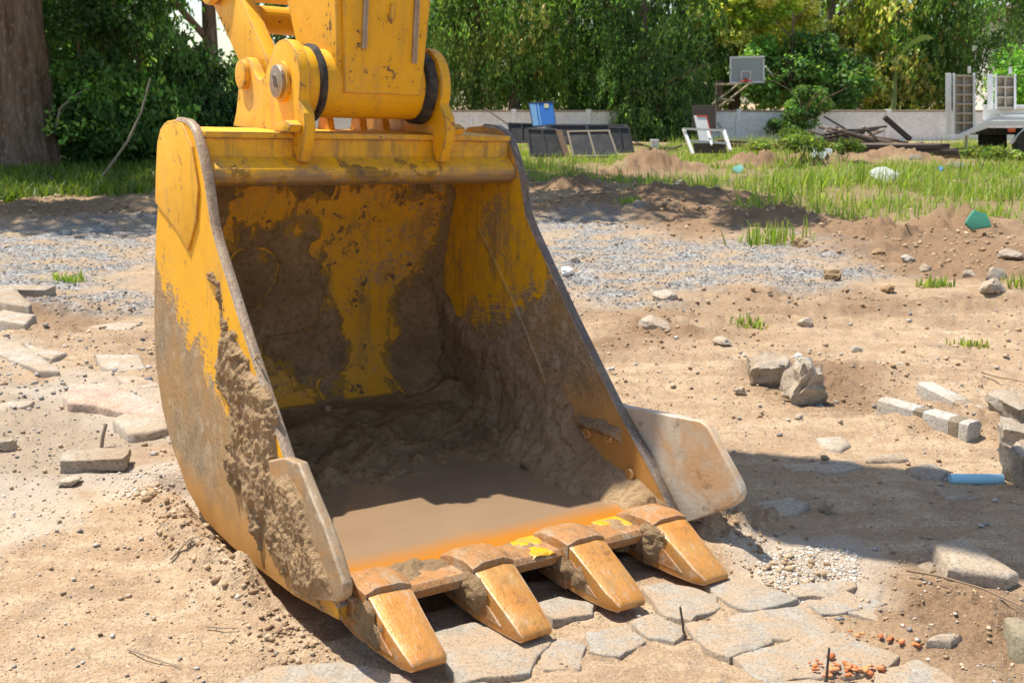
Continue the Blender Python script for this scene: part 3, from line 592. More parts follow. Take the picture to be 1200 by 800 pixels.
# ridge of mud packed round the upper two bolts, and crumbs of soil lying on the lip
f_, z_ = np.meshgrid(np.linspace(-.25, .13, 90), np.linspace(.20, .42, 60), indexing='ij')
def h_bolt(U, V):
    c = .352-.25*(U+.05)**2+.015*fbm(U, V, 20, 3, 3); d = .030-np.abs(V-c)+.014*fbm(U, V, 26, 3, 5); d = np.minimum(d, .13-np.abs(U+.05)); return np.clip(d*1.1, -.006, .03)+.008*fbm(U, V, 40, 3, 8)*sst(0, .01, d)
mud_sheet('mud_ridge', M['mud'], f_, z_, base_r, h_bolt, B)
f_, a_ = np.meshgrid(np.linspace(.13, .415, 80), np.linspace(.04, BW-.04, 320), indexing='ij')
def base_t(U, V): z = np.interp(U, [.10, .22, .30, .42, .435], [.108, .130, .1405, .1465, .142]); return np.stack([V, -U, z], -1), np.broadcast_to(np.array([0, 0, 1.]), U.shape+(3,))
def h_t(U, V):
    sp = sum(np.exp(-((V-c)/wd)**2-((U-q)/.06)**2)*k for c, q, wd, k in ((.30, .30, .10, .020), (.20, .33, .05, .02), (.66, .33, .05, .008), (1.24, .30, .08, .045), (1.05, .33, .05, .010)))
    return sp*(1+1.2*fbm(U, V, 22, 4, 3))+.004*fbm(U, V, 60, 3, 9)*sst(.002, .01, sp)-.0046
mud_sheet('lip_soil', M['mud'], f_, a_, base_t, h_t, B)
# clumps of soil packed against the teeth
for i in range(4):
    a = BW/2+(i-1.5)*.3498
    f_, z_ = np.meshgrid(np.linspace(.28, .60, 70), np.linspace(.03, .17, 40), indexing='ij')
    def base_s(U, V): P = np.stack([0*U+a-.078+.03*np.clip(U-.47, 0, 1), -U, V], -1); N = np.zeros_like(P); N[..., 0] = -1; return P, N
    def h_s(U, V): d = .055-np.hypot((U-.415)/1.7, V-.095)+.05*fbm(U+i, V, 16, 4, 3+i); return np.clip(d*.5, -.006, .02)+.010*fbm(U, V+i, 30, 3, 6)*sst(0, .02, d)
    mud_sheet('tooth_mud', M['mud'], f_, z_, base_s, h_s, B)
# paint splashes left on the adapters
M['splash'] = m_plain('paint_bright_yellow', (.80, .40, .0), .5, var=.25, sc=40, da=.5)
for c_, q_, wx, wf_, sd_ in ((.725, .30, .045, .05, 3), (1.075, .30, .05, .05, 5), (.69, .40, .03, .03, 7)):
    f_, a_ = np.meshgrid(np.linspace(q_-.09, min(.43, q_+.09), 50), np.linspace(c_-.1, c_+.1, 50), indexing='ij')
    mud_sheet('paint_splash', M['splash'], f_, a_, base_t, lambda U, V: np.clip((1-np.hypot((V-c_)/wx, (U-q_)/wf_))*.02+.03*fbm(U, V, 24, 4, sd_), -.006, .0025), B)
# standing water in the bucket
poly = []
for k in range(60):
    t = k/60*4; e = int(t); u = t-e
    c4 = [(TH+.004, .325), (BW-TH-.02, .325), (BW-TH-.02, -.90), (TH+.004, -.90)]; q = Vector(c4[e]).lerp(Vector(c4[(e+1) % 4]), u)
    poly.append((q.x, q.y))
wm = MB(); wv = [wm.bm.verts.new((x, -y, .1385)) for x, y in poly]; wm.bm.faces.new(wv)
wo = wm.build('muddy_water', M['water']); wo.location = (BX, BY, 0); wo.rotation_euler = (0, -ROLL, YAW)
tag(wo, 'pool of brown muddy water lying in the bottom of the bucket', 'water')

# ------------------------------------------------------------------ the excavator arm above the bucket
A = empty('excavator', (BX, BY, 0), (0, -ROLL, YAW)); tag(A, 'yellow excavator arm reaching down to the bucket and pinned between its two brackets', 'excavator')
xa, xb = .435, .878; x1, x2 = .475, .915
MB().cyl(bp((PF, PZ), xa), bp((PF, PZ), xb), .122, 48).build('pivot_tube', M['yellow_arm'], A, .004, 2, rough=.0015)
for s0, s1 in ((.4325, .467), (.862, .9165)):
    MB().tube([bp((PF, PZ), s0), bp((PF, PZ), s0+.010), bp((PF, PZ), s1-.010), bp((PF, PZ), s1)], [.124, .138, .138, .124], 40).build('seal_ring', M['rubber'], A, smooth=True, rough=.003, rs=30)
pn = MB().cyl(bp((PF, PZ), .336), bp((PF, PZ), 1.0), .040, 32).build('pivot_pin', M['steel_pin'], A, .004, 2)
for s_, xx in ((-1, .336), (1, .972)):
    MB().tube([bp((PF, PZ), xx), bp((PF, PZ), xx+s_*.018), bp((PF, PZ), xx+s_*.019), bp((PF, PZ), xx+s_*.006)], [.060, .058, .026, .022], 28).build('pin_cap', M['steel_pin'], pn, .003, 2, smooth=True)
MB().cyl(bp((PF, PZ), .3305), bp((PF, PZ), .3165), .021, 6).build('pin_recess', M['iron'], pn)
MB().cyl(bp((PF, PZ), .957), bp((PF, PZ), .975), .060, 28).build('pin_collar', M['rubber'], pn, .004, 2)
# stick: tapered box, unseen upper part deepened and leaned to shape the ground shadow
def stk(z, wd, f0, f1, ox_=0): c = .672+ox_; return [bp((f0, z), c-wd/2), bp((f0, z), c+wd/2), bp((f1, z), c+wd/2), bp((f1, z), c-wd/2)]
MB().loft([stk(1.585, .33, -.668, -.89), stk(1.70, .345, -.650, -1.0), stk(2.15, .375, -.64, -1.2), stk(3.2, .46, -1.0, -1.9), stk(4.6, .50, -1.1, -2.1), stk(6.8, .52, -1.05, -2.1), stk(8.8, .52, -1.05, -1.9)]).build('stick_box', M['yellow_arm'], A, .012, 3)
MB().prism([(.525, 1.545), (.838, 1.545), (.862, 1.9), (.868, 2.14), (.505, 2.14), (.515, 1.9)], 0, .02, lambda q, t: Vector((q[0], .655-.068*(q[1]-1.6)-t+.004, q[1]))).build('wear_plate', M['yellow_arm'], A, .005, 2)
for x, z0, z1 in ((.595, 1.70, 2.12), (.700, 1.80, 1.86), (.800, 1.66, 2.12)):
    MB().prism([(x-.010, z0), (x+.010, z0), (x+.014, z1), (x-.006, z1)], 0, .016, lambda q, t: Vector((q[0], .655-.068*(q[1]-1.6)-.012-t, q[1]))).build('weld_strip', M['steel_edge'] if x != .7 else M['yellow_arm'], A, .004, 2, rough=.003, rs=40)
# bucket link: two plates and a cross tube, pinned to the rear of the brackets
LT = (-1.60, 2.0)
def linkp(c0, c1, r0, r1):
    d = (Vector(c1)-Vector(c0)).normalized(); an = math.atan2(d.y, d.x); return circ(c0, r0, 12, an+math.pi/2, an+3*math.pi/2)+circ(c1, r1, 12, an-math.pi/2, an+math.pi/2)
for a in (.405, .835):
    MB().prism(linkp((RF, RZ+.01), LT, .095, .11), a, a+.06, bp).build('link_plate', M['yellow_arm'], A, .006, 2)
MB().cyl(bp((-1.40, 1.84), .46), bp((-1.40, 1.84), .84), .055, 24).build('link_cross_tube', M['yellow_arm'], A)
MB().cyl(bp((RF, RZ+.01), .34), bp((RF, RZ+.01), .965), .045, 24).build('link_pin', M['steel_edge'], A)
MB().cyl(bp(LT, .36), bp(LT, .94), .075, 24).build('link_pin', M['yellow_arm'], A, .005, 2)
MB().prism(linkp(LT, (-1.25, 2.7), .10, .09), .36, .395, bp).build('guide_link', M['yellow_arm'], A, .005, 2)
MB().prism(linkp(LT, (-1.25, 2.7), .10, .09), .905, .94, bp).build('guide_link', M['yellow_arm'], A, .005, 2)
MB().tube([bp(LT, .65), bp((-2.1, 3.2), .65)], .05, 20).build('cylinder_rod', M['steel_pin'], A, smooth=True)
MB().tube([bp((-2.06, 3.1), .65), bp((-2.3, 5.6), .65)], .12, 24).build('cylinder_barrel', M['yellow_arm'], A, smooth=True)  # unseen barrel, thickened to widen the arm's cast shadow

# ------------------------------------------------------------------ loose stuff on the ground
ICO_V = np.array([(0, 0, 1), (.894, 0, .447), (.276, .851, .447), (-.724, .526, .447), (-.724, -.526, .447), (.276, -.851, .447), (.724, .526, -.447), (-.276, .851, -.447), (-.894, 0, -.447), (-.276, -.851, -.447), (.724, -.526, -.447), (0, 0, -1)])
ICO_F = np.array([(0, 1, 2), (0, 2, 3), (0, 3, 4), (0, 4, 5), (0, 5, 1), (1, 6, 2), (2, 7, 3), (3, 8, 4), (4, 9, 5), (5, 10, 1), (6, 7, 2), (7, 8, 3), (8, 9, 4), (9, 10, 5), (10, 6, 1), (11, 7, 6), (11, 8, 7), (11, 9, 8), (11, 10, 9), (11, 6, 10)])
OCT_V = np.array([(1, 0, 0), (-1, 0, 0), (0, 1, 0), (0, -1, 0), (0, 0, 1), (0, 0, -1.)]); OCT_F = np.array([(4, 0, 2), (4, 2, 1), (4, 1, 3), (4, 3, 0), (5, 2, 0), (5, 1, 2), (5, 3, 1), (5, 0, 3)])
def rot_rand(n, rng):
    q = rng.normal(size=(n, 4)); q /= np.linalg.norm(q, axis=1)[:, None]; w_, x, y, z = q.T
    return np.stack([np.stack([1-2*(y*y+z*z), 2*(x*y-z*w_), 2*(x*z+y*w_)], -1), np.stack([2*(x*y+z*w_), 1-2*(x*x+z*z), 2*(y*z-x*w_)], -1), np.stack([2*(x*z-y*w_), 2*(y*z+x*w_), 1-2*(x*x+y*y)], -1)], 1)
def scatter_stones(name, pos, size, cols, m, label, cat, flat=.65, ico=True, jit=.28, sink=.25, smooth=False, seed=1):
    rng = np.random.default_rng(seed); n = len(pos); bv, bf = (ICO_V, ICO_F) if ico else (OCT_V, OCT_F)
    V = bv[None]*(1+rng.uniform(-jit, jit, (n, len(bv), 1)))*rng.uniform(.6, 1.25, (n, 1, 3)); V = np.einsum('nij,nkj->nki', rot_rand(n, rng), V); V[..., 2] *= flat
    V = V*size[:, None, None]+pos[:, None, :]; V[..., 2] += (size*(flat-sink))[:, None]
    F = (bf[None]+(np.arange(n)*len(bv))[:, None, None]).reshape(-1, 3)
    C = np.repeat(cols, len(bv), 0); o = link(name, np_mesh(name, V.reshape(-1, 3), F, C, smooth), m)
    tag(o, label, cat, kind='stuff'); return o
def on_np(x, y): return np.stack([x, y, heights(x.copy(), y.copy())], -1)
def fan(n, r0, r1, a=30, rng=RNG, p=1.0):
    """random ground points in a wedge in front of the camera, denser near"""
    t = np.radians(rng.uniform(-a, a, n)); r = np.exp(rng.uniform(np.log(r0), np.log(r1), n)); return r*np.sin(t), r*np.cos(t)
def clear_bucket(x, y, pad=.0):
    a, f = b_local(x, y); return ~((a > -.02-pad) & (a < BW+.02+pad) & (f > -1.3) & (f < .42+pad))
PALG = np.array([(.23, .225, .22), (.30, .29, .275), (.38, .355, .325), (.17, .17, .175), (.48, .44, .39), (.44, .33, .225), (.37, .26, .17), (.58, .53, .46)])
PALS = np.array([(.50, .36, .22), (.44, .305, .18), (.38, .25, .15), (.56, .42, .28), (.31, .205, .125)])
def cols(n, pal, p=None, rng=RNG, v=.15): c = pal[rng.choice(len(pal), n, p=p)]; return np.clip(c*rng.uniform(1-v, 1+v, (n, 1)), 0, 1)
# small pebbles over the sand
x, y = fan(26000, 1.9, 9); k = clear_bucket(x, y) & (fbm(x, y, 1.1, 3, 50) > -.28+.25*RNG.random(len(x))-.2); x, y = x[k], y[k]; n = len(x)
sz = .0016+.0022*RNG.random(n)**2+.010*RNG.random(n)**22; sz *= np.clip(np.hypot(x, y)/3.2, .8, 1.9)
scatter_stones('pebbles', on_np(x, y), sz, cols(n, PALG, [.05, .09, .13, .02, .14, .27, .2, .10]), M['pebble'], 'small grey, white and tan pebbles strewn over the sand', 'pebbles', ico=False, seed=2)
# grey stones, clustered
x, y = fan(5200, 2.0, 8); k = clear_bucket(x, y) & (fbm(x, y, .9, 3, 52)+.35*vn(x, y, 7, 9) > .27); x, y = x[k], y[k]; n = len(x); sz = (.0035+.010*RNG.random(n)**3)*np.clip(np.hypot(x, y)/3.5, .8, 1.8)
scatter_stones('grey_stones', on_np(x, y), sz, cols(n, PALG, [.18, .26, .24, .06, .14, .05, .02, .05]), M['pebble'], 'scattered grey crushed stones lying in patches on the sand', 'stones', seed=3)
# gravel beds
x, y = fan(60000, 7.0, 16, 28); g = zones(x, y)[0]; k = (g > .35+.5*RNG.random(len(x))) & clear_bucket(x, y, .3); x, y = x[k][:11000], y[k][:11000]; n = len(x)
scatter_stones('gravel', on_np(x, y), .005+.010*RNG.random(n)**2.5, cols(n, PALG, [.26, .26, .20, .10, .08, .05, .03, .02]), M['pebble'], 'grey crushed gravel spread in two beds behind the bucket', 'gravel', ico=False, seed=4)
# crumbs of soil: thick where soil is broken
x, y = fan(60000, 1.9, 22, 28); zz = zones(x, y); a, f = b_local(x, y)
edge = np.exp(-((a+.10)/.10)**2)*((f > -1.25) & (f < .5))+np.exp(-((a-1.45)/.12)**2)*((f > -.8) & (f < .9)); prob = np.clip(zz[1]*.30+edge*.95+.02+.05*(fbm(x, y, 1.3, 3, 60) > .12), 0, 1)*(1-zz[0]*.8)
k = (RNG.random(len(x)) < prob) & clear_bucket(x, y); x, y, e2 = x[k], y[k], edge[k]; n = min(len(x), 15000); x, y, e2 = x[:n], y[:n], e2[:n]; r = np.hypot(x, y)
sz = (.0025+.007*RNG.random(n)**4+.013*e2*RNG.random(n)**4)*np.clip(r/3.4, .8, 6.5)
scatter_stones('soil_clods', on_np(x, y), sz, cols(n, PALS), M['clod'], 'crumbly brown clods of soil round the bucket and on the dug earth', 'soil', .75, True, .3, .3, True, 5)
# white crushed patch by the teeth, red brick crumbs
x, y = [], []
for P, n in ((Z_WHITE[0], 2600), (Z_WHITE[1], 350), (Z_WHITE[2], 500), (Z_WHITE[3], 120)):
    a = np.asarray(P); c = a.mean(0); u = RNG.uniform(a.min(0)-.05, a.max(0)+.05, (n*3, 2)); d = sdpoly(P, u[:, 0], u[:, 1])+.12*fbm(u[:, 0], u[:, 1], 4, 3, 5); u = u[d > -.02][:n]; x += list(u[:, 0]); y += list(u[:, 1])
x, y = np.array(x), np.array(y); n = len(x); sz = (.0015+.0065*RNG.random(n)**4)*np.clip(np.hypot(x, y)/3.4, .9, 2)
scatter_stones('crushed_rubble', on_np(x, y), sz, cols(n, np.array([(.60, .55, .48), (.50, .44, .36), (.68, .63, .56), (.46, .37, .27)])), M['pebble'], 'white crushed rubble grains spilled beside the paving and the broken kerb', 'rubble', jit=.45, sink=.5, seed=6)
c = G(985, 786); n = 70; x = c.x+RNG.normal(0, .045, n); y = c.y+RNG.normal(0, .02, n)
for q, m_ in (((1050, 750), 8), ((1060, 757), 6), ((1000, 745), 4)):
    d = G(*q); x = np.append(x, d.x+RNG.normal(0, .03, m_)); y = np.append(y, d.y+RNG.normal(0, .012, m_))
n = len(x); p3 = on_np(x, y); p3[:, 2] = np.maximum(p3[:, 2], .006)
scatter_stones('brick_crumbs', p3, .003+.009*RNG.random(n)**2, cols(n, np.array([(.60, .20, .07), (.52, .16, .06), (.66, .28, .12)])), M['pebble'], 'orange red brick crumbs scattered on a paving stone', 'brick crumbs', jit=.5, seed=7)

# ------------------------------------------------------------------ lumps of concrete and other debris, each a thing
def chunk(name, label, cat, px, py, size, rz=0, tilt=(0, 0), m='conc', chip=.12, sub=3, sink=.15, seed=0, group=None, taper=1, D=None, cut=None):
    """broken block, size in metres; px, py = middle of its foot in the photo"""
    bm = bmesh.new(); bmesh.ops.create_cube(bm, size=1)
    for v in bm.verts:
        if v.co.z > 0: v.co.x *= taper; v.co.y *= taper
    if cut:
        for c, nrm in cut:
            r = bmesh.ops.bisect_plane(bm, geom=bm.verts[:]+bm.edges[:]+bm.faces[:], plane_co=c, plane_no=nrm, clear_outer=True)
            bmesh.ops.holes_fill(bm, edges=[e for e in bm.edges if e.is_boundary])
    for v in bm.verts: v.co = Vector((v.co.x*size[0], v.co.y*size[1], v.co.z*size[2]))
    mn_ = min(size); bmesh.ops.bevel(bm, geom=bm.edges[:], offset=mn_*.07, segments=2, affect='EDGES', profile=.6)
    bmesh.ops.triangulate(bm, faces=[f for f in bm.faces if len(f.verts) > 4])
    bmesh.ops.subdivide_edges(bm, edges=[e for e in bm.edges if e.calc_length() > mn_*.3], cuts=sub, use_grid_fill=True)
    for v in bm.verts:
        q = v.co/max(size)*5+Vector((seed*3.7, seed, 0)); k = mn.noise(q)+.6*mn.noise(q*2.3)+.4*mn.noise(q*5)+.3*mn.noise(q*11); v.co += v.co.normalized()*k*mn_*chip*1.5
    me = bpy.data.meshes.new(name); bmesh.ops.recalc_face_normals(bm, faces=bm.faces); bm.to_mesh(me); bm.free(); me.shade_smooth()
    try: me.set_sharp_from_angle(angle=math.radians(32))
    except Exception: pass
    p = on(px, py); R = Euler((tilt[0], tilt[1], rz)).to_matrix(); lo = min((R@v.co).z for v in me.vertices)
    o = link(name, me, M[m], None, (p.x, p.y, p.z-lo-size[2]*sink), (tilt[0], tilt[1], rz)); tag(o, label, cat, group); return o
def rock(name, label, cat, px, py, size, m, seed, sink=.3, rough=.55):
    bm = bmesh.new(); bmesh.ops.create_icosphere(bm, subdivisions=3, radius=.5); rs = random.Random(seed); pl = [(Vector((rs.gauss(0, 1), rs.gauss(0, 1), rs.gauss(0, .7))).normalized(), rs.uniform(.26, .42)) for _ in range(9)]
    for v in bm.verts:
        for n_, d_ in pl:
            e = v.co.dot(n_)-d_
            if e > 0: v.co -= n_*e*.9
        q = v.co*4+Vector((seed, 0, 0)); v.co *= 1+rough*.35*mn.noise(q)+rough*.22*mn.noise(q*2.7)+rough*.12*mn.noise(q*6)
        v.co = Vector((v.co.x*size[0], v.co.y*size[1], v.co.z*size[2]))*1.15
    me = bpy.data.meshes.new(name); bm.to_mesh(me); bm.free(); me.shade_smooth()
    try: me.set_sharp_from_angle(angle=math.radians(28))
    except Exception: pass
    p = on(px, py); lo = min(v.co.z for v in me.vertices); return tag(link(name, me, M[m], None, (p.x, p.y, p.z-lo-size[2]*sink), (0, 0, rs.uniform(0, 6))), label, cat)
def flat(name, label, cat, pxs, h=.03, m='conc', seed=0, sink=.62, tilt=(0, 0)):
    W_ = [on(*q) for q in pxs]; c = sum(W_, Vector())/len(W_); P = [(q.x-c.x, q.y-c.y) for q in W_]
    me = slab_mesh(name, P, -h*.5, h*.5, seed, .003, min(.012, h*.3)); o = link(name, me, M[m], None, (c.x, c.y, gz(c.x, c.y)+h*(.5-sink)), (tilt[0], tilt[1], 0)); return tag(o, label, cat)
# right of the bucket
chunk('concrete_chunk', 'tall jagged pale concrete chunk standing on a dirt lump right of the bucket', 'concrete', 948, 452, (.20, .13, .19), .3, (.25, .35), 'conc_white', .22, 3, .2, 1, cut=[((.1, 0, .3), (.8, 0, .6))])
chunk('concrete_chunk', 'dusty grey concrete chunk half buried left of the jagged pale chunk', 'concrete', 902, 450, (.20, .14, .15), -.2, (.3, -.2), 'conc', .15, 3, .35, 2)
rock('concrete_chunk', 'wide flat whitish concrete lump on a low soil heap behind the bucket edge', 'concrete', 764, 379, (.29, .17, .11), 'conc_white', 107, .25, .35)
rock('concrete_chunk', 'triangular pale slab lying at the near edge of the gravel', 'concrete', 778, 349, (.24, .18, .09), 'conc_white', 110, .25, .35)
rock('concrete_chunk', 'small white broken lump beside the wide flat concrete lump', 'concrete', 846, 406, (.13, .08, .05), 'conc_white', 5, .2)
rock('concrete_chunk', 'small white stone lying before the dusty grey concrete chunk', 'concrete', 868, 461, (.07, .05, .045), 'conc_white', 6, .2)
chunk('stone_slab', 'brown grey broken block at the right edge above the kerb ends', 'stone', 1190, 492, (.16, .22, .12), .3, (.1, -.2), 'conc', .15, 3, .2, 7)
chunk('stone_slab', 'tan broken block leaning at the right edge under the brown grey one', 'stone', 1196, 513, (.17, .16, .09), -.3, (.1, .15), 'conc', .15, 3, .25, 8)
chunk('stone_slab', 'weathered block cut by the right edge just above the blue pipe', 'stone', 1200, 566, (.12, .14, .15), .2, (.1, -.15), 'conc', .15, 3, .2, 9)
# striped kerb stones: alternate painted bands as parts
def kerb(label, p0, p1, hgt, wid, seq, seed):
    a, b = on(*p0), on(*p1); d = b-a; L = d.length; t = empty('kerb_stone', (a.x, a.y, (a.z+b.z)/2-.03), (0, 0, math.atan2(d.y, d.x))); tag(t, label, 'kerb', 'striped kerb stones lying in the dirt'); x = 0
    for i, (fr, m) in enumerate(seq):
        w_ = fr*L; MB().prism([(-wid/2, -.03), (wid/2, -.03), (wid/2, hgt-.02), (wid/2-.02, hgt), (-wid/2+.02, hgt), (-wid/2, hgt-.01)], x+(.0005 if i else 0), x+w_, lambda q, s_: Vector((s_, q[0], q[1]))).build('painted_band', M[m], t, .006, 2, rough=.006, rs=16); x += w_
kerb('striped grey and brown kerb stone, the nearer and longer of two', (1034, 484), (1141, 514), .115, .10, ((.42, 'kerb_a'), (.10, 'kerb_b'), (.28, 'kerb_a'), (.10, 'kerb_b'), (.10, 'kerb_a')), 1)
kerb('striped kerb stone lying behind the longer one, nearly buried', (1084, 462), (1166, 488), .06, .10, ((.55, 'kerb_a'), (.15, 'kerb_b'), (.30, 'kerb_a')), 2)
def pipe(name, label, cat, p0, p1, r, m, hole=True, dz=0):
    a, b = on(*p0), on(*p1); a.z += r*.6+dz; b.z += r*.6+dz; o = MB(); d = (b-a).normalized()
    o.tube([a+d*.04, a, a, a+d*.04, b-d*.04, b, b, b-d*.04][0:0] or [a+d*.05, a, a-d*.001, b+d*.001, b, b-d*.05], [r*.8, r*.82, r, r, r*.82, r*.8], 20, cap=False); return tag(o.build(name, M[m], smooth=True), label, cat)
pipe('plastic_pipe', 'light blue plastic pipe lying on the dirt below the kerb stones', 'pipe', (1113, 565), (1174, 565), .022, 'pipe_blue')
pipe('plastic_pipe', 'end of a light blue pipe at the right edge by the weathered block', 'pipe', (1188, 566), (1225, 566), .018, 'pipe_blue')
flat('flat_slab', 'thin whitish slab flush with the sand above the arm shadow', 'slab', [(917, 548), (955, 541), (1000, 541), (1012, 549), (985, 555), (930, 554)], .03, 'conc_white', 1)
flat('flat_slab', 'small pale slab lying behind the thin whitish slab', 'slab', [(957, 519), (985, 514), (998, 524), (985, 531), (965, 527)], .04, 'conc_white', 2)
flat('flat_slab', 'long narrow grey slab lying right of the thin whitish slab', 'slab', [(1008, 536), (1060, 534), (1066, 541), (1015, 543)], .035, 'conc', 3)
flat('flat_slab', 'dusty grey slab half buried left of the blue pipe', 'slab', [(1060, 552), (1085, 546), (1112, 556), (1105, 564), (1070, 560)], .05, 'conc', 4)
flat('flat_slab', 'faint flat grey slab in the sand under the blue pipe', 'slab', [(1095, 575), (1130, 573), (1145, 586), (1110, 586)], .03, 'conc', 5)
flat('flat_slab', 'grey slab in shadow right of the bucket wing', 'slab', [(885, 592), (925, 587), (950, 596), (925, 606), (890, 604)], .05, 'conc_white', 6)
flat('flat_slab', 'large tilted pale slab lying right of the crushed white patch', 'slab', [(1092, 660), (1125, 652), (1192, 684), (1180, 692), (1110, 680)], .08, 'conc_white', 7, .25, (.15, 0))
flat('flat_slab', 'sharp triangular white chip lying right of the paving stones', 'slab', [(1086, 756), (1100, 747), (1130, 748), (1112, 757)], .025, 'conc_white', 8, .2)
flat('flat_slab', 'mossy grey green slab sticking out at the bottom right edge', 'slab', [(1176, 745), (1190, 738), (1240, 770), (1220, 790), (1185, 765)], .10, 'conc_dark', 9, .3)
flat('flat_slab', 'small grey slab half buried just above the tilted pale slab', 'slab', [(1075, 665), (1100, 658), (1115, 664), (1090, 672)], .04, 'conc', 10)
rock('dark_stone', 'dark clump of stone lying alone in the arm shadow', 'stone', 968, 600, (.07, .05, .05), 'conc', 11, .1)
rock('dark_stone', 'flat blue grey stone lying on the thin whitish slab', 'stone', 966, 545, (.045, .03, .022), 'conc_dark', 12, -.8)
# left of the bucket
chunk('kerb_block', 'long grey concrete block at the left edge by the gravel', 'concrete', 22, 352, (.50, .22, .11), .05, (0, .02), 'conc', .06, 3, .1, 20)
flat('flat_slab', 'upper thin broken slab stacked below the long grey block', 'slab', [(-20, 362), (15, 354), (38, 362), (34, 371), (5, 366)], .07, 'conc', 21, .1)
flat('flat_slab', 'lower whitish broken slab with sloping top at the left edge', 'slab', [(-20, 380), (5, 366), (42, 378), (30, 388), (-10, 386)], .09, 'conc_white', 22, .1)
flat('flat_slab', 'thin pale slab lying flat between gravel and left plate', 'slab', [(105, 381), (135, 376), (166, 381), (150, 388), (115, 389)], .03, 'conc_white', 23)
flat('flat_slab', 'pair of long pale planks of slab pointing at the broken pink kerb', 'slab', [(26, 404), (42, 400), (78, 416), (60, 424), (40, 417)], .05, 'conc_white', 24)
flat('broken_kerb', 'long broken pink and white painted kerb left of the bucket', 'kerb', [(74, 470), (84, 458), (130, 460), (196, 486), (198, 504), (150, 495), (110, 482), (80, 482)], .07, 'conc_pink', 25, .35, (.05, 0))
flat('broken_kerb', 'short white broken kerb piece between the pink kerb and the bucket', 'kerb', [(132, 502), (148, 490), (190, 492), (200, 508), (175, 516), (150, 518)], .06, 'conc_white', 26, .3)
flat('broken_kerb', 'pale kerb rubble running left from the pink kerb end', 'kerb', [(-20, 400), (20, 402), (50, 424), (70, 436), (45, 440), (0, 420)], .05, 'conc_white', 27)
flat('broken_kerb', 'white kerb fragment upright behind the middle of the broken pink kerb', 'kerb', [(112, 425), (165, 424), (172, 432), (140, 436), (118, 433)], .04, 'conc_white', 28)
flat('flat_slab', 'pale pinkish slab partly sunk behind the short white kerb piece', 'slab', [(130, 436), (165, 436), (190, 452), (165, 458), (140, 450)], .035, 'conc_pink', 29)
chunk('flat_stone', 'flat brown stone slab lying alone left of the bucket with a shaded side', 'stone', 112, 547, (.26, .12, .055), .12, (.05, 0), 'conc', .12, 3, .1, 30)
rock('flat_stone', 'pale yellow lump of stone near the flat brown stone', 'stone', 82, 569, (.09, .06, .04), 'conc_white', 31, .1)
rock('flat_stone', 'white flat stone at the left edge above the pale yellow lump', 'stone', 8, 526, (.11, .08, .05), 'conc_white', 32, .2)
flat('flat_slab', 'narrow whitish strip of slab in the damp soil at the left edge', 'slab', [(-10, 477), (15, 471), (40, 473), (35, 479), (5, 482)], .025, 'conc_white', 33)
# clutter on the far dirt: stones one can tell apart
far = [(1183, 303, .20, 'conc', 'tan boulder at the right edge below the green sheet'), (1063, 303, .13, 'conc_white', 'pale stone on the far dirt left of the green sheet'), (1085, 318, .14, 'conc', 'brown round stone left of the rubble stones'), (1135, 325, .12, 'conc', 'rounded tan stone at the left of the rubble stones'), (1165, 328, .17, 'conc_white', 'largest white stone of the rubble by the far dirt edge'), (1163, 341, .20, 'conc_white', 'lowest white slab of the rubble by the far dirt edge'), (1028, 296, .16, 'mud', 'dark brown clod standing on the far dirt'), (975, 328, .16, 'mud', 'brown clod lying on the gravel'), (940, 291, .18, 'mud', 'dark brown clod standing behind the gravel'), (1041, 340, .10, 'mud', 'small dark clod at the end of the gravel'), (664, 322, .13, 'foam', 'thin white shard leaning by the bucket edge on the gravel'), (674, 305, .10, 'conc_white', 'pale stone on the gravel behind the white shard'), (1000, 412, .05, 'conc_white', 'small white stone in front of the wheel ruts'), (1005, 411, .05, 'conc_white', 'tiny white chip right of the small white stone'), (945, 381, .10, 'conc_white', 'flat white chip beyond the jagged pale chunk'), (852, 212, .20, 'foam', 'white scrap in the grass below the second dirt mound'), (797, 215, .20, 'conc_white', 'white stone in the grass right of the dirt mound'), (935, 491, .045, 'conc_white', 'small white stone behind the small pale slab'), (985, 495, .03, 'conc_white', 'tiny white stone behind the long narrow grey slab'), (935, 418, .04, 'foam', 'white scrap lying beside the wheel ruts')]
for i, (px, py, s_, m, lb) in enumerate(far):
    rock('mud_clod' if m == 'mud' else 'loose_stone', lb, 'clod' if m == 'mud' else 'stone', px, py, (s_*1.1, s_*random.uniform(.7, 1.), s_*random.uniform(.55, .8)), m, 40+i, .3, .9 if m == 'mud' else .5)
chunk('pebble_lump', 'small white lump stuck in the mud inside the bucket', 'stone', 600, 600, (.022, .016, .022), 0, (0, 0), 'conc_white', .2, 2, 0, 80).location = b_world(.653, -1.075, .245)
# twigs and iron rods
def stick(name, label, cat, pts, r, m, dz=(0, 0)):
    P = [on(*q[:2])+Vector((0, 0, (q[2] if len(q) > 2 else .008))) for q in pts]; return tag(MB().tube(P, [r*(1-.5*i/max(1, len(P)-1)) for i in range(len(P))], 6).build(name, M[m], smooth=True), label, cat)
def upright(name, label, cat, px, py, px2, h, r, m, lean=0):
    p = on(px, py); k = p.y/FPX; return tag(MB().tube([p-Vector((0, 0, .03)), p+Vector(((px2-px)*k*.5, lean*.5, h*.5)), p+Vector(((px2-px)*k, lean, h))], [r, r*.9, r*.8], 7).build(name, M[m], smooth=True), label, cat)
upright('iron_rod', 'short dark iron rod standing between paving stones in front of the third tooth', 'rod', 803, 747, 795, .10, .004, 'iron')
upright('iron_rod', 'short dark iron rod standing upright on the paving by the brick crumbs', 'rod', 968, 800, 969, .10, .004, 'iron')
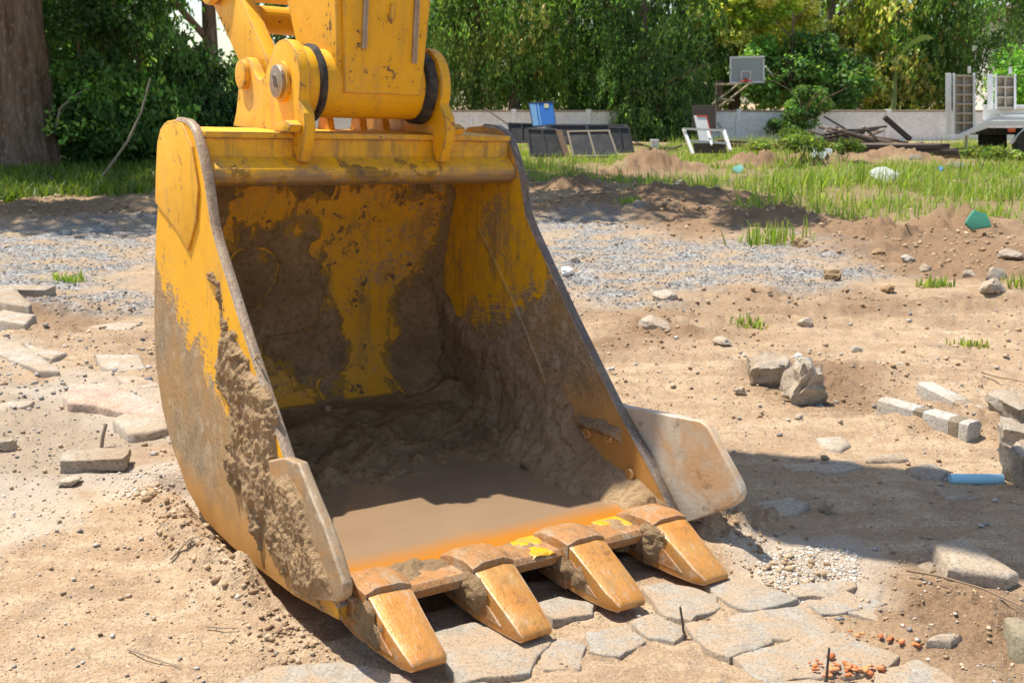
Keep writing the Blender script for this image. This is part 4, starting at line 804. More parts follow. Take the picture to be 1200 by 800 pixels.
stick('twig', 'long thin bent twig lying across the soil at bottom right', 'twig', [(1062, 678, .03), (1100, 687, .035), (1150, 705, .03), (1205, 730, .03)], .005, 'twig')
stick('twig', 'dry twig lying beside the left plate near its foot', 'twig', [(200, 657, .01), (222, 640, .02), (232, 633, .02)], .004, 'vine_stem')
stick('twig', 'second dry twig lying just right of the dry twig', 'twig', [(222, 645, .012), (252, 641, .015), (272, 640, .012)], .004, 'vine_stem')
stick('twig', 'dry curled stalk lying at the bottom left', 'twig', [(150, 764, .01), (165, 771, .015), (188, 778, .01), (212, 784, .008)], .003, 'vine_stem')
stick('twig', 'straw coloured stalk lying in the sand below the left plate', 'twig', [(242, 737, .01), (262, 740, .012), (280, 739, .01)], .003, 'vine_stem')
upright('wood_splinter', 'pale wood splinter leaning up from the soil left of the bucket', 'splinter', 117, 524, 124, .10, .010, 'wood_pale', .03)
stick('twig', 'thin bare twig lying on the far dirt behind the kerb stones', 'twig', [(1150, 440, .02), (1165, 447, .03), (1200, 462, .05)], .006, 'twig')

# ------------------------------------------------------------------ grass and weeds
def blades(name, pos, hgt, wid, col, label, cat='grass', lean=.35, seed=1, kind='stuff'):
    rng = np.random.default_rng(seed); n = len(pos); a = rng.uniform(0, 6.283, n); b = a+rng.normal(1.57, .4, n)
    s_ = np.stack([np.cos(a), np.sin(a), 0*a], -1)*wid[:, None]*.5; d = np.stack([np.cos(b), np.sin(b), 0*b], -1)*(hgt*np.abs(rng.normal(0, lean, n)))[:, None]
    up = np.stack([0*a, 0*a, hgt], -1); m1 = pos+up*.55+d*.35; tp = pos+up*(1-.15*rng.random(n))[:, None]+d
    V = np.stack([pos-s_, pos+s_, m1+s_*.8, tp, m1-s_*.8], 1).reshape(-1, 3); i0 = np.arange(n)[:, None]*5
    F = np.concatenate([i0+np.array([[0, 1, 2]]), i0+np.array([[0, 2, 4]]), i0+np.array([[4, 2, 3]])], 0)
    C = np.repeat(col, 5, 0); o = link(name, np_mesh(name, V, F, C), M['grass'])
    if label: tag(o, label, cat, kind=kind)
    return o
GP = np.array([(.26, .38, .05), (.31, .42, .07), (.19, .31, .045), (.36, .42, .11), (.40, .38, .16), (.14, .25, .035)])
def grass_pts(n, x0, x1, y0, y1, thr, seed):
    rng = np.random.default_rng(seed); x = rng.uniform(x0, x1, n); y = y0+(y1-y0)*rng.random(n)**1.35; g = zones(x, y)[4]; pt = fbm(x, y, .55, 4, 77)+.35*fbm(x, y, 2.5, 3, 78)
    k = (g > .45) & (pt > thr+.12*rng.normal(size=n)); return x[k], y[k]
def tufts(x, y, per, spread, rng): return np.repeat(x, per)+rng.normal(0, spread, len(x)*per), np.repeat(y, per)+rng.normal(0, spread, len(x)*per)
rg = np.random.default_rng(5)
x, y = grass_pts(19000, -.5, 24, 12.2, 38, -.06, 1); x, y = tufts(x, y, 5, .07, rg); n = len(x)
tall = sst(-.1, .35, fbm(x, y, .5, 3, 80))*sst(2, 7, x); h = (.06+.14*rg.random(n)+.36*tall*rg.random(n)+.18*(rg.random(n) < .06)); k = RNG.random(n) < .9
blades('grass_field', on_np(x, y), h, .010+.013*rg.random(n), cols(n, GP, [.25, .25, .18, .14, .1, .08], rg, .3), 'bright green grass and weeds over the far field', lean=.55, seed=6)
x, y = grass_pts(7000, -16, -4.2, 14.5, 27, -.30, 2); x, y = tufts(x, y, 5, .07, rg); n = len(x)
blades('grass_verge', on_np(x, y), .08+.20*rg.random(n), .022+.02*rg.random(n), cols(n, GP*.55, [.2, .2, .3, .05, .05, .2], rg, .3), 'low green grass verge at the foot of the big tree trunk', lean=.6, seed=7)  # palette darkened: tree shade put into the blade colour
for px, py, nn, hh, lb in ((877, 384, 50, .08, 'small green weed tuft behind the jagged pale chunk'), (1137, 406, 45, .06, 'low green weed tuft nearest the striped kerb stones'), (1097, 337, 90, .10, 'green weed tuft left of the white rubble stones'), (1197, 335, 60, .16, 'green weed tuft at the right edge by the rubble'), (80, 328, 90, .08, 'flat green weed patch on the left gravel'), (920, 232, 90, .42, 'tall bright grass tuft standing alone at the dirt edge'), (907, 262, 110, .28, 'leafy green weed tuft at the near edge of the far grass'), (735, 232, 90, .16, 'green grass tuft in front of the dirt mound')):
    p = on(px, py); sp = .12 if hh < .2 else .25; sp = sp*np.clip(p.y/9, .5, 1.5); x = p.x+rg.normal(0, sp*.6, nn); y = p.y+rg.normal(0, sp*.5, nn)
    q = on_np(x, y)-np.array([p.x, p.y, p.z]); o = blades('blades', q, hh*(.4+.7*rg.random(nn)), .012+.012*rg.random(nn)*p.y/10, cols(nn, GP, None, rg, .25), None, seed=px); o['kind'] = 'stuff'; o.parent = tag(empty('weed_tuft', p), lb, 'weeds', 'weed tufts on the bare dirt')

# ------------------------------------------------------------------ trees
def leaf_mesh(name, C, A, L, Wd, col, rng):
    n = len(C); A = A/np.linalg.norm(A, axis=1)[:, None]; r = rng.normal(size=(n, 3)); Bv = np.cross(A, r); Bv /= np.linalg.norm(Bv, axis=1)[:, None]+1e-9
    Nn = np.cross(A, Bv); l = L[:, None]*.5; w_ = Wd[:, None]*.5; fold = Nn*w_*.35
    V = np.stack([C-A*l, C+Bv*w_-A*l*.1+fold, C+A*l, C-Bv*w_-A*l*.1+fold], 1).reshape(-1, 3); F = np.arange(n*4).reshape(n, 4)
    return np_mesh(name, V, F, np.repeat(col, 4, 0))
def crown_mesh(crowns, nclump, nleaf, size, pal, droop, seed, zfull=6.5, cr=(.45, .95), asp=.45, sag=.3, shell=.55):
    rng = np.random.default_rng(seed); Cs, As, Ls, Cl = [], [], [], []; vol = np.array([c[3]*c[4]*c[5] for c in crowns]); vol = vol**.8/sum(vol**.8); pal = np.asarray(pal)
    for ci in range(nclump):
        c = crowns[rng.choice(len(crowns), p=vol)]; d = rng.normal(size=3); d /= np.linalg.norm(d); rad = shell+(1-shell)*rng.random()**.6; rad *= .9+.25*rng.random()
        o = np.array(c[:3])+d*np.array(c[3:])*rad; o[2] = max(o[2], .35); r = rng.uniform(*cr); n = int(nleaf*rng.uniform(.6, 1.4)); sz = size
        if o[2] > zfull: n = n//5; sz = size*2.2
        base = pal[rng.integers(len(pal))]*rng.uniform(.5, 1.45)
        if droop:
            m_ = max(2, n//9); st = o+rng.normal(size=(m_, 3))*r*np.array([.55, .55, .3]); ln = rng.uniform(.5, 1.7, m_)*droop; k = rng.integers(m_, size=n); t = rng.random(n)
            out = rng.normal(size=(m_, 2))*.25; p = st[k]; p[:, 2] -= ln[k]*t; p[:, :2] += out[k]*(t**.7)[:, None]; p += rng.normal(size=(n, 3))*.05; ax = rng.normal(size=(n, 3))*.45; ax[:, 2] -= 1.0
        else:
            u = rng.normal(size=(n, 3)); u /= np.linalg.norm(u, axis=1)[:, None]; p = o+u*r*(.35+.65*rng.random((n, 1))**.7)*np.array([1, 1, .7]); ax = u*.8+rng.normal(size=(n, 3))*.7; ax[:, 2] -= sag
        p = p[p[:, 2] > .03] if (p[:, 2] <= .03).any() else p; n = len(p); ax = ax[:n]
        Cs.append(p); As.append(ax); Ls.append(sz*rng.uniform(.6, 1.35, n)); Cl.append(np.clip(base*rng.uniform(.65, 1.4, (n, 1))*(1+.12*rng.normal(size=(n, 3))), .004, .9))
    C = np.concatenate(Cs); L = np.concatenate(Ls); return leaf_mesh('crown', C, np.concatenate(As), L, L*asp, np.concatenate(Cl), rng)
def trunk_mb(h, r, rng, lean=(0, 0), limbs=5, z0=.35, spread=1.6, sides=10, flare=1.5):
    mb = MB(); P = []; Rr = []
    for i in range(9):
        t = i/8; P.append(Vector((lean[0]*t+.12*r*rng.normal(), lean[1]*t+.12*r*rng.normal(), h*t-.15*(i == 0)))); Rr.append(r*(1-.75*t)*(flare if i == 0 else 1.08 if i == 1 else 1))
    mb.tube(P, Rr, sides)
    for k in range(limbs):
        t = z0+(1-z0)*(k+.3*rng.random())/limbs; b = Vector((lean[0]*t, lean[1]*t, h*t)); a = rng.uniform(0, 6.28); L = spread*rng.uniform(.7, 1.3); rr_ = r*(1-.75*t)*.55
        e = b+Vector((math.cos(a)*L, math.sin(a)*L, L*rng.uniform(.2, .8))); mid = b.lerp(e, .5)+Vector((0, 0, .15*L)); mb.tube([b, mid, e], [rr_, rr_*.7, rr_*.25], 6)
    return mb
DK = [(0.081, 0.165, 0.053), (0.122, 0.227, 0.068), (0.174, 0.296, 0.093)]; MD = [(0.183, 0.348, 0.079), (0.265, 0.451, 0.107), (0.143, 0.278, 0.079)]; YG = [(0.610, 0.660, 0.133), (0.469, 0.556, 0.107), (0.700, 0.696, 0.213), (0.306, 0.435, 0.079)]; OL = [(0.346, 0.400, 0.133), (0.448, 0.451, 0.160), (0.224, 0.314, 0.093)]; BR = [(0.244, 0.521, 0.079), (0.346, 0.625, 0.107), (0.183, 0.383, 0.079)]
def tree(name, label, px, D, h, r, crowns, nclump, nleaf, size, pal, droop=0, bark='bark_grey', seed=1, limbs=6, lean=(0, 0), cat='tree', group='trees behind the yard', spread=1.8, **kw):
    x = (px-600)/FPX*(D*cP); t = empty(name, (x, D, 0)); tag(t, label, cat, group); rng = np.random.default_rng(seed)
    trunk_mb(h, r, rng, lean, limbs, spread=spread).build('trunk', M[bark], t, smooth=True)
    link('crown', crown_mesh(crowns, nclump, nleaf, size, pal, droop, seed, **kw), M['leaf'], t); return t
def E3(*a): return [tuple(q) for q in a]
tree('drooping_tree', 'pale green feathery tree directly right of the excavator arm', 560, 45.5, 9, .2, E3((0, 0, 5.5, 1.9, 1.6, 5), (-1, 0, 3, 1.3, 1.2, 2.6)), 100, 190, .20, [(.24, .33, .11), (.18, .27, .08), (.31, .37, .13)], .9, seed=1, asp=.3)
tree('drooping_tree', 'olive drooping tree with a dark trunk above the blue panel', 603, 44.8, 9, .26, E3((0, 0, 6, 2.4, 2, 3.6), (.6, 0, 3.6, 1.6, 1.3, 2)), 120, 190, .20, OL+MD, 1.0, 'bark', 2, asp=.32)
tree('drooping_tree', 'tall mid green drooping tree above the black panels', 672, 46, 11, .25, E3((0, 0, 6, 2.6, 2.2, 5), (.9, 0, 3, 1.6, 1.5, 2.2)), 150, 190, .20, MD+DK, 1.1, 'bark', 3, asp=.3)
tree('drooping_tree', 'dark drooping tree hanging down over the white wall', 752, 43.8, 10, .25, E3((0, 0, 5.6, 2.6, 2.0, 5), (.2, -1.2, 2.4, 1.9, 1.1, 2.3)), 170, 190, .20, DK+[(.05, .11, .03)], 1.1, 'bark', 4, asp=.32)
tree('drooping_tree', 'darkest tree left of the basketball backboard', 818, 48.5, 11, .28, E3((0, 0, 6, 2.3, 2, 5), (0, 0, 3, 1.8, 1.4, 2.5)), 120, 180, .21, DK, .9, 'bark', 5, asp=.32)
tree('broadleaf_tree', 'sunlit yellow green broadleaf tree hanging over the basketball backboard', 862, 48.0, 9, .24, E3((.3, -.6, 6.2, 2.7, 2.2, 2.3), (1.2, -.6, 5.0, 1.7, 1.4, 1.2), (-1.2, -.4, 5.4, 1.2, 1.2, 1.2)), 90, 170, .25, YG, 0, 'bark', 6, asp=.55, shell=.4)
tree('broadleaf_tree', 'broad yellow green tree with pale bare limbs right of the backboard', 968, 49, 10, .28, E3((0, 0, 5.6, 2.9, 2, 3.8), (-1.2, -.4, 3.2, 1.5, 1.2, 1.8), (1.3, 0, 3.4, 1.6, 1.4, 2)), 130, 170, .23, YG+OL, .45, 'bark_grey', 7, limbs=10, spread=2.6, asp=.42, shell=.4)
tree('broadleaf_tree', 'bushy dark green tree behind the wall below the yellow green limbs', 925, 45.6, 5, .16, E3((0, 0, 2.6, 1.9, 1.3, 1.6), (1.8, .2, 2.2, 1.5, 1.1, 1.2)), 70, 170, .22, MD+DK, 0, 'bark', 8, asp=.5)
tree('broadleaf_tree', 'olive green tree behind the timber pile', 1046, 48, 10, .25, E3((0, 0, 5, 2.2, 2, 4.6), (.6, 0, 2.4, 1.8, 1.4, 1.8)), 120, 170, .23, OL+YG+MD, .5, 'bark', 9, asp=.42)
tree('drooping_tree', 'tall dark tree with bare trunks behind the raised truck ramps', 1122, 47.5, 12, .2, E3((0, 0, 6.3, 2.5, 2, 4.4), (-.9, 0, 3.6, 1.2, 1, 2.2)), 130, 180, .20, DK+MD[:1], 1.0, 'bark_grey', 10, limbs=8, asp=.32)
tree('drooping_tree', 'slim dark tree with a thin crown at the right edge', 1182, 52, 12, .18, E3((0, 0, 7, 1.8, 1.6, 3.6),), 45, 150, .20, DK, 1.0, 'bark_grey', 11, asp=.32)
tree('young_tree', 'bright green bush behind the right ramp of the truck', 1192, 44.5, 2.6, .08, E3((0, 0, 2.2, 1.0, .9, 1.3),), 40, 170, .17, BR, 0, 'bark_grey', 12, asp=.5)
tree('drooping_tree', 'dark green tree seen behind the excavator arm', 470, 46, 11, .25, E3((0, 0, 5.5, 2.8, 2, 5.2),), 110, 180, .21, DK+MD, .9, 'bark', 13, asp=.32)
tree('broadleaf_tree', 'dark tree seen between the link and the arm', 330, 40, 8, .22, E3((0, 0, 4.0, 1.5, 1.4, 2.2), (-.6, 0, 2.2, 1.3, 1.2, 1.2)), 60, 170, .22, DK, 0, 'bark', 14, asp=.45)
tree('climbing_shrub', 'leafy shrub climbing over the white wall right of the backboard', 940, 42.0, 1.8, .07, E3((0, 0, 1.2, .6, .4, .8), (-.5, 0, .6, .6, .4, .5), (.6, .3, 1.6, .5, .4, .5)), 34, 150, .16, DK, 0, 'bark', 15, asp=.5, cr=(.25, .5))
tree('climbing_shrub', 'dark creeper hanging down the wall behind the white frame', 772, 42.0, 1.9, .07, E3((0, 0, 1.2, 1.6, .5, 1.2),), 50, 170, .16, DK, .5, 'bark', 16, asp=.4, cr=(.25, .5))
# left side: shrubs behind the big trunk, overhanging branches
LG = 'shrubs behind the big trunk'
tree('leafy_shrub', 'leafy shrub just right of the big trunk', 98, 25.5, 4.6, .07, E3((0, 0, 2.3, 1.2, 1.0, 2.3), (.3, -.3, 1.0, 1.0, .8, 1.0)), 110, 190, .15, MD+DK, .0, 'bark', 20, group=LG, cat='shrub', cr=(.3, .6), asp=.5)
tree('leafy_shrub', 'taller leafy shrub behind the pale leaning vine stem', 165, 26.5, 5, .08, E3((0, 0, 2.4, 1.2, 1.0, 2.6), (.3, -.2, 1.0, 1.0, .8, 1.0)), 110, 190, .15, DK+MD, .25, 'bark', 21, group=LG, cat='shrub', cr=(.3, .6), asp=.48)
tree('leafy_shrub', 'blue green feathery shrub directly left of the bucket top', 222, 27.5, 3.2, .07, E3((0, 0, 1.4, 1.3, 1.0, 1.4), (.9, 0, 1.0, .9, .8, .9)), 80, 190, .15, [(.05, .11, .04), (.06, .13, .05), (.035, .08, .025)], .4, 'bark', 22, group=LG, cat='shrub', cr=(.3, .6), asp=.4)
tree('leafy_shrub', 'dark shrub at the far left behind the big trunk', 10, 27.5, 5, .08, E3((0, 0, 2.6, 1.6, 1.0, 2.6),), 70, 180, .16, DK+MD, 0, 'bark', 23, group=LG, cat='shrub', cr=(.35, .7), asp=.5)
tree('overhanging_tree', 'tree whose hanging branches frame the sky gap left of the arm', 250, 33, 9, .3, E3((-1.2, -1, 7.6, 4.5, 3.6, 2.2), (-1.2, -2, 4.2, .8, .9, 1.4), (-.4, 0, 3.4, .5, .7, .6)), 110, 170, .19, MD+DK, .9, 'bark', 24, group='trees behind the yard', limbs=7, spread=3, asp=.35)
tree('overhanging_tree', 'tall tree at the left behind the shrubs with dark foliage', 130, 33, 10, .25, E3((0, 0, 5.2, 2.0, 1.8, 4.5),), 90, 170, .20, DK+MD[:1], .6, 'bark', 25, group='trees behind the yard', asp=.4)
# the big trunk at the left edge with its spreading high crown
bt = empty('big_tree', ((24-600)/FPX*24.5*cP, 24.5, 0)); tag(bt, 'massive brown tree trunk standing at the left edge of the picture', 'tree')
rg = np.random.default_rng(31); mb = MB(); P = []; Rr = []; n = 28; rings = []
for i, z in enumerate((-.2, .0, .25, .6, 1.2, 2.2, 3.4, 5.0, 7.0)):
    R0 = np.interp(z, [-.2, 0, .3, 1.2, 3.5, 7], [.82, .74, .68, .645, .60, .45]); rings.append([Vector(((R0*(1+.07*math.sin(5*a+1.2*z*.2)+.04*math.sin(11*a+.5))+.02*rg.normal())*math.cos(a)+.03*z*0, (R0*(1+.07*math.sin(5*a+2)))*math.sin(a), z)) for a in [k*2*math.pi/n for k in range(n)]])
mb.loft(rings)
for a, L, zz in ((-.4, 7, 9.4), (.5, 6, 9), (-1.35, 9, 9.6), (2.4, 5, 9), (3.6, 5, 9.5), (1.4, 4.5, 10)):
    e = Vector((math.cos(a)*L, math.sin(a)*L, zz)); mb.tube([Vector((0, 0, 6.3)), Vector((math.cos(a)*L*.45, math.sin(a)*L*.45, 8.2)), e], [.34, .2, .06], 9)
mb.build('trunk', M['bark'], bt, smooth=True)
link('crown', crown_mesh(E3((3.5, -3.5, 9.6, 3.6, 3.2, 1.5), (1.5, -8.5, 9.6, 3.4, 2.4, 1.3), (-1.5, -8.5, 9.6, 2.6, 2.2, 1.2), (-3, -1, 10, 4, 4, 2), (3.5, 2, 10.5, 4, 3.5, 1.8)), 150, 260, .30, MD+DK, 0, 33, zfull=50, cr=(.7, 1.4), shell=.2, asp=.5), M['leaf'], bt)
tag(MB().tube([at(112, 218, 20.5), at(150, 165, 20.7), at(166, 130, 20.9), at(176, 92, 21.3)], [.026, .024, .02, .014], 8).build('vine_stem', M['vine_stem'], smooth=True), 'pale bare vine stem leaning up out of the grass verge into the shrubs', 'vine')
tag(MB().tube([at(66, 150, 24.2), at(70, 128, 24.3), at(84, 115, 24.4), at(104, 102, 24.6)], [.03, .028, .022, .014], 7).build('bare_branch', M['vine_stem'], smooth=True), 'crooked bare branch among the leaves beside the big trunk', 'branch')
tree('overhanging_tree', 'tree right behind the excavator arm with its crown above the picture', 445, 22.5, 9, .22, E3((1.2, -5, 9.6, 2.2, 3.4, 1.2), (3.2, -6.5, 9.8, 1.2, 1.6, .8), (0, 0, 9.5, 2, 2, 1.4)), 42, 200, .30, MD, 0, 'bark', 26, limbs=6, spread=4, cr=(.5, 1.1), shell=.2, zfull=50, asp=.5)
# woodland closing the view
rg = np.random.default_rng(41); cr_ = []
for px in list(range(420, 1180, 30))+list(range(-160, 180, 30)):
    D = 58+6*rg.random(); cr_.append(((px-600)/FPX*D, D, rg.uniform(2.5, 5.5), 2.2, 1.5, 3.6))
for px in range(190, 430, 30): D = 58; cr_.append(((px-600)/FPX*D, D, .9, 1.6, 1.3, 1.6))
o = link('woodland', crown_mesh(cr_, 520, 70, .48, DK+MD[:2]+OL[:1], 0, 42, zfull=99, cr=(.8, 1.6), shell=.2, asp=.55), M['leaf']); tag(o, 'dark green woodland far behind the trees that closes the view', 'woodland', kind='stuff')
# banana plant: one broad leaf shows
bpn = empty('banana_plant', (at(1046, 125, 46).x, 46, 0)); tag(bpn, 'banana plant raising one broad pale green leaf among the trees', 'plant')
MB().tube([(0, 0, 0), (.05, 0, 1.6), (.0, 0, 3.3)], [.13, .1, .05], 10).build('stem', m_plain('banana_stem', (.16, .22, .06), .6), bpn, smooth=True)
M['banana'] = m_plain('banana_leaf', (.22, .36, .08), .45, var=.2)
for (dx, dz, ln, rz) in ((1.45, 1.0, 0, -.15),):
    mb = MB(); L_, R2 = [], []
    for k in range(9):
        t = k/8; c = Vector((dx*t*math.cos(rz), dx*t*math.sin(rz), 3.2+dz*math.sin(t*1.9)*.8)); w_ = .26*math.sin(math.pi*min(1, .08+t*.95))**.6; L_.append(mb.bm.verts.new(c+Vector((0, -w_*.5, w_*.75)))); R2.append(mb.bm.verts.new(c+Vector((0, w_*.2, -w_*.35))))
    for k in range(8): mb.bm.faces.new((L_[k], L_[k+1], R2[k+1], R2[k]))
    mb.build('leaf', M['banana'], bpn, smooth=True)

# ------------------------------------------------------------------ boundary wall
WY = 42.8; wl = empty('boundary_wall', (0, WY, 0)); tag(wl, 'low whitewashed boundary wall running along the back of the yard', 'wall')
xs = [(px-600)/FPX*WY*cP for px in range(250, 1400, 88)]
pm = None
for a, b in zip(xs[:-1], xs[1:]):
    L = b-a
    if pm is None:
        mb = MB(); mb.box((L/2, 0, .5), (L-.20, .10, 1.18)); q = mb.build('wall_panel', M['wallpaint'], wl, .01, 1); pm = q.data
        cp = MB().box((L/2, 0, 1.125), (L-.2, .16, .07)).build('coping', M['conc'], wl, .01, 1).data; ps = MB().box((0, 0, .52), (.20, .20, 1.34)).build('post', M['wallpaint'], wl, .012, 1).data
        for o in wl.children: o.location.x = a
    else:
        for nm, d in (('wall_panel', pm), ('coping', cp), ('post', ps)): link(nm, d, None, wl, (a, 0, 0))

# ------------------------------------------------------------------ junk in front of the wall
def board(name, label, cat, corners, D, lean=.3, th=.04, m='black_panel', parts=None, parent=None):
    """flat panel leaning back: photo corners (top-left, top-right, bottom-right, bottom-left), foot at depth D"""
    tl, tr, br, bl = corners; P = [at(*tl, D+lean), at(*tr, D+lean), at(*br, D), at(*bl, D)]; n = (P[1]-P[0]).cross(P[3]-P[0]).normalized()
    if n.y > 0: n = -n
    base = (P[2]+P[3])/2; t = parent or tag(empty(name, base), label, cat); inv = t.location
    def loc(u, v, d): a = P[0].lerp(P[1], u); b = P[3].lerp(P[2], u); return a.lerp(b, v)+n*d-inv
    MB().prism([(0, 0), (1, 0), (1, 1), (0, 1)], 0, th, lambda q, s_: loc(q[0], q[1], s_)).build('panel', M[m], t, .006, 1)
    for nm, u0, v0, u1, v1, mm, d in (parts or []):
        MB().prism([(u0, v0), (u1, v0), (u1, v1), (u0, v1)], th+.001, th+d, lambda q, s_: loc(q[0], q[1], s_)).build(nm, M[mm], t)
    return t
FR = lambda m, w_=.06, d=.03, mid=True: [('frame_bar', 0, 0, 1, w_, m, d), ('frame_bar', 0, 1-w_, 1, 1, m, d), ('frame_bar', 0, w_, w_*.8, 1-w_, m, d), ('frame_bar', 1-w_*.8, w_, 1, 1-w_, m, d)]+([('frame_bar', .48, w_, .52, 1-w_, m, d)] if mid else [])
board('black_panel', 'wide black panel at the left front of the stacked panels', 'panel', ((617, 151), (652, 152), (661, 184), (621, 184)), 29.2, .35, .05, 'black_panel', FR('black_panel', .07))
board('black_panel', 'black panel behind the blue panel foot, half hidden', 'panel', ((595, 145), (627, 146), (628, 168), (597, 168)), 32, .25, .05, 'black_panel', FR('black_panel'))
board('black_panel', 'black panel leaning at the right end of the stack', 'panel', ((713, 149), (737, 150), (743, 179), (716, 180)), 30.2, .3, .05, 'black_panel', FR('black_panel', .07))
board('black_panel', 'long low black panel at the back of the stack', 'panel', ((640, 147), (735, 147), (738, 170), (640, 170)), 31, .25, .05, 'black_panel', FR('black_panel', .08))
board('framed_panel', 'black panel with worn tan frame leaning in the middle of the stack', 'panel', ((664, 155), (714, 154), (725, 185), (671, 185)), 28.9, .4, .05, 'black_panel', FR('wood_pale', .05))
board('timber_board', 'brown board edge leaning left of the tan framed panel', 'board', ((651, 153), (658, 153), (668, 184), (661, 184)), 29.0, .35, .05, 'wood_brown')
board('blue_panel', 'bright blue door panel standing above the black panels', 'panel', ((619, 121), (648, 120), (652, 148), (624, 150)), 31.5, .3, .05, 'blue_panel', FR('black_panel', .03, .02, False)+[('light_strip', .04, .05, .28, .95, 'blue_light', .008), ('light_strip', .34, .05, .40, .95, 'blue_light', .008), ('paper_label', .62, .08, .80, .26, 'cream', .01)])
board('dark_board', 'dark board standing behind the white frame', 'board', ((811, 124), (838, 124), (839, 152), (812, 152)), 33, .2, .05, 'wood_dark')
board('white_board', 'white board with a red edge leaning in the white frame', 'board', ((813, 136), (828, 136), (836, 168), (820, 168)), 30.6, .3, .03, 'white_paint', [('red_edge', .93, 0, 1, .7, 'red_paint', .02), ('red_edge', .2, 0, .93, .05, 'red_paint', .02)])
wf = empty('metal_frame', at(830, 181, 29.6)); tag(wf, 'white metal bench frame with slanting legs in front of the wall', 'frame')
def bar(t, nm, p0, p1, D0, D1, r, m):
    a, b = at(*p0, D0)-t.location, at(*p1, D1)-t.location; return MB().tube([a, b], r, 4).build(nm, M[m], t)
for p0, p1, nm in (((801, 151), (812, 181), 'leg'), ((848, 153), (856, 177), 'leg'), ((829, 153), (834, 170), 'strut'), ((801, 151), (848, 153), 'rail'), ((806, 165), (852, 168), 'rail')): bar(wf, nm, p0, p1, 30 if nm != 'leg' else 30.1, 29.6, .055 if nm == 'leg' else .04, 'white_paint')
board('low_panel', '', '', ((812, 168), (848, 168), (852, 180), (814, 180)), 29.7, .05, .04, 'wood_dark', None, wf)
bk = empty('plastic_bucket', at(767, 174, 33)); tag(bk, 'small white plastic bucket standing among scrap by the wall', 'pail')
MB().tube([(0, 0, 0), (0, 0, .24), (0, 0, .26), (0, 0, .05)], [.10, .135, .12, .09], 18, cap=True).build('body', M['foam'], bk, smooth=True); MB().tube([(0, 0, .235), (0, 0, .262)], .142, 18, cap=False).build('rim', M['foam'], bk)
tag(MB().tube([at(568, 127, 41.5), at(597, 147, 39)], .03, 6).build('leaning_pole', M['wood_dark']), 'thin grey pole leaning on the wall left of the blue panel', 'pole')
rg = np.random.default_rng(55)
def plank(name, label, cat, c, L, w_, h, rz, ry, m, group, rx=0): o = MB().box((0, 0, 0), (L, w_, h)).build(name, M[m], None, .006, 1, rough=.006, rs=3, loc=c, rot=(rx, ry, rz)); tag(o, label, cat, group); return o
for i in range(9): c = at(rg.uniform(738, 792), 176, 33.2+rg.uniform(-.6, .8)); c.z = .05+.16*rg.random(); plank('scrap_plank', 'short grey scrap board lying round the white plastic bucket', 'board', c, rg.uniform(.4, .9), .12, .04, rg.uniform(-.5, .5), rg.uniform(-.35, .35), rg.choice(['wood_pale', 'wood_brown', 'wood_dark']), 'scrap boards by the wall')
for i in range(54):
    px = rg.normal(1000, 26); k = max(0, 1-abs(px-1003)/62); c = at(px, 170, 31+rg.uniform(-1, 1)); c.z = .10+rg.random()*.70*k; wm_ = rg.choice(['wood_dark', 'wood_dark', 'wood_brown', 'wood_pale']); plank('tangled_plank', {'wood_dark': 'blackened', 'wood_brown': 'brown', 'wood_pale': 'pale grey'}[str(wm_)]+' plank in the tangled timber pile by the wall', 'plank', c, rg.uniform(1.0, 2.2), rg.uniform(.07, .14), .05, rg.uniform(-.9, .9), rg.normal(.1, .22), wm_, 'tangled timber pile')
c = (at(1037, 139, 30.3)+at(1066, 162, 29.9))/2; plank('timber_beam', 'thick dark beam slanting up out of the timber pile', 'beam', c, 1.0, .14, .12, .1, .66, 'wood_dark', None)
for i in range(12):
    lay = i//4; c = at(1068+rg.uniform(-8, 8)+(lay == 2)*-12, 182, 28.6+(i % 4)*.32); c.z = .08+lay*.13; plank('stacked_board', 'long board in the '+['bottom', 'middle', 'top'][lay]+' layer of the neat stack before the truck', 'board', c, 3.0-.4*lay+.3*rg.random(), .28, .11, rg.normal(.02, .02), rg.normal(0, .01), rg.choice(['wood_brown', 'wood_brown', 'wood_dark']), 'neat stack of long boards')
for i in range(5): c = at(872+rg.uniform(-8, 8), 176, 33+.3*i); c.z = .07+.09*(i//2); plank('scrap_beam', 'low brown beam lying along the wall right of the white frame', 'beam', c, rg.uniform(1.2, 1.8), .16, .10, rg.normal(0, .05), rg.normal(0, .03), 'wood_brown', 'low beams along the wall')
# rubbish in the grass
def scrap(name, label, cat, px, py, w_, h, m, seed, D=None):
    rng = random.Random(seed); n = 9; p = on(px, py); P = [(math.cos(k*2*math.pi/n)*w_*.5*rng.uniform(.7, 1.15), math.sin(k*2*math.pi/n)*h*.5*rng.uniform(.7, 1.15)) for k in range(n)]
    mb = MB(); mb.prism(P, 0, .05, lambda q, s_: Vector((q[0], s_+.12*q[1], q[1]+h*.42))); o = mb.build(name, M[m], None, .012, 2, rough=.03, rs=5, loc=p+Vector((0, 0, .10)), rot=(-.35, 0, rng.uniform(-.4, .4))); return tag(o, label, cat)
scrap('foam_block', 'big white foam block lying in the weeds left of the timber pile', 'rubbish', 965, 197, .72, .50, 'foam', 1); scrap('foam_sheet', 'white crumpled sheet in the grass right of the foam block', 'rubbish', 1036, 214, .55, .30, 'foam', 2)
scrap('plastic_sheet', 'green plastic sheet sticking out of the dirt at the right edge of the grass', 'rubbish', 1148, 277, .30, .26, 'green_sheet', 3); scrap('white_scrap', 'pale long scrap lying on the weedy heap near the truck', 'rubbish', 1122, 203, .5, .18, 'conc_white', 4)
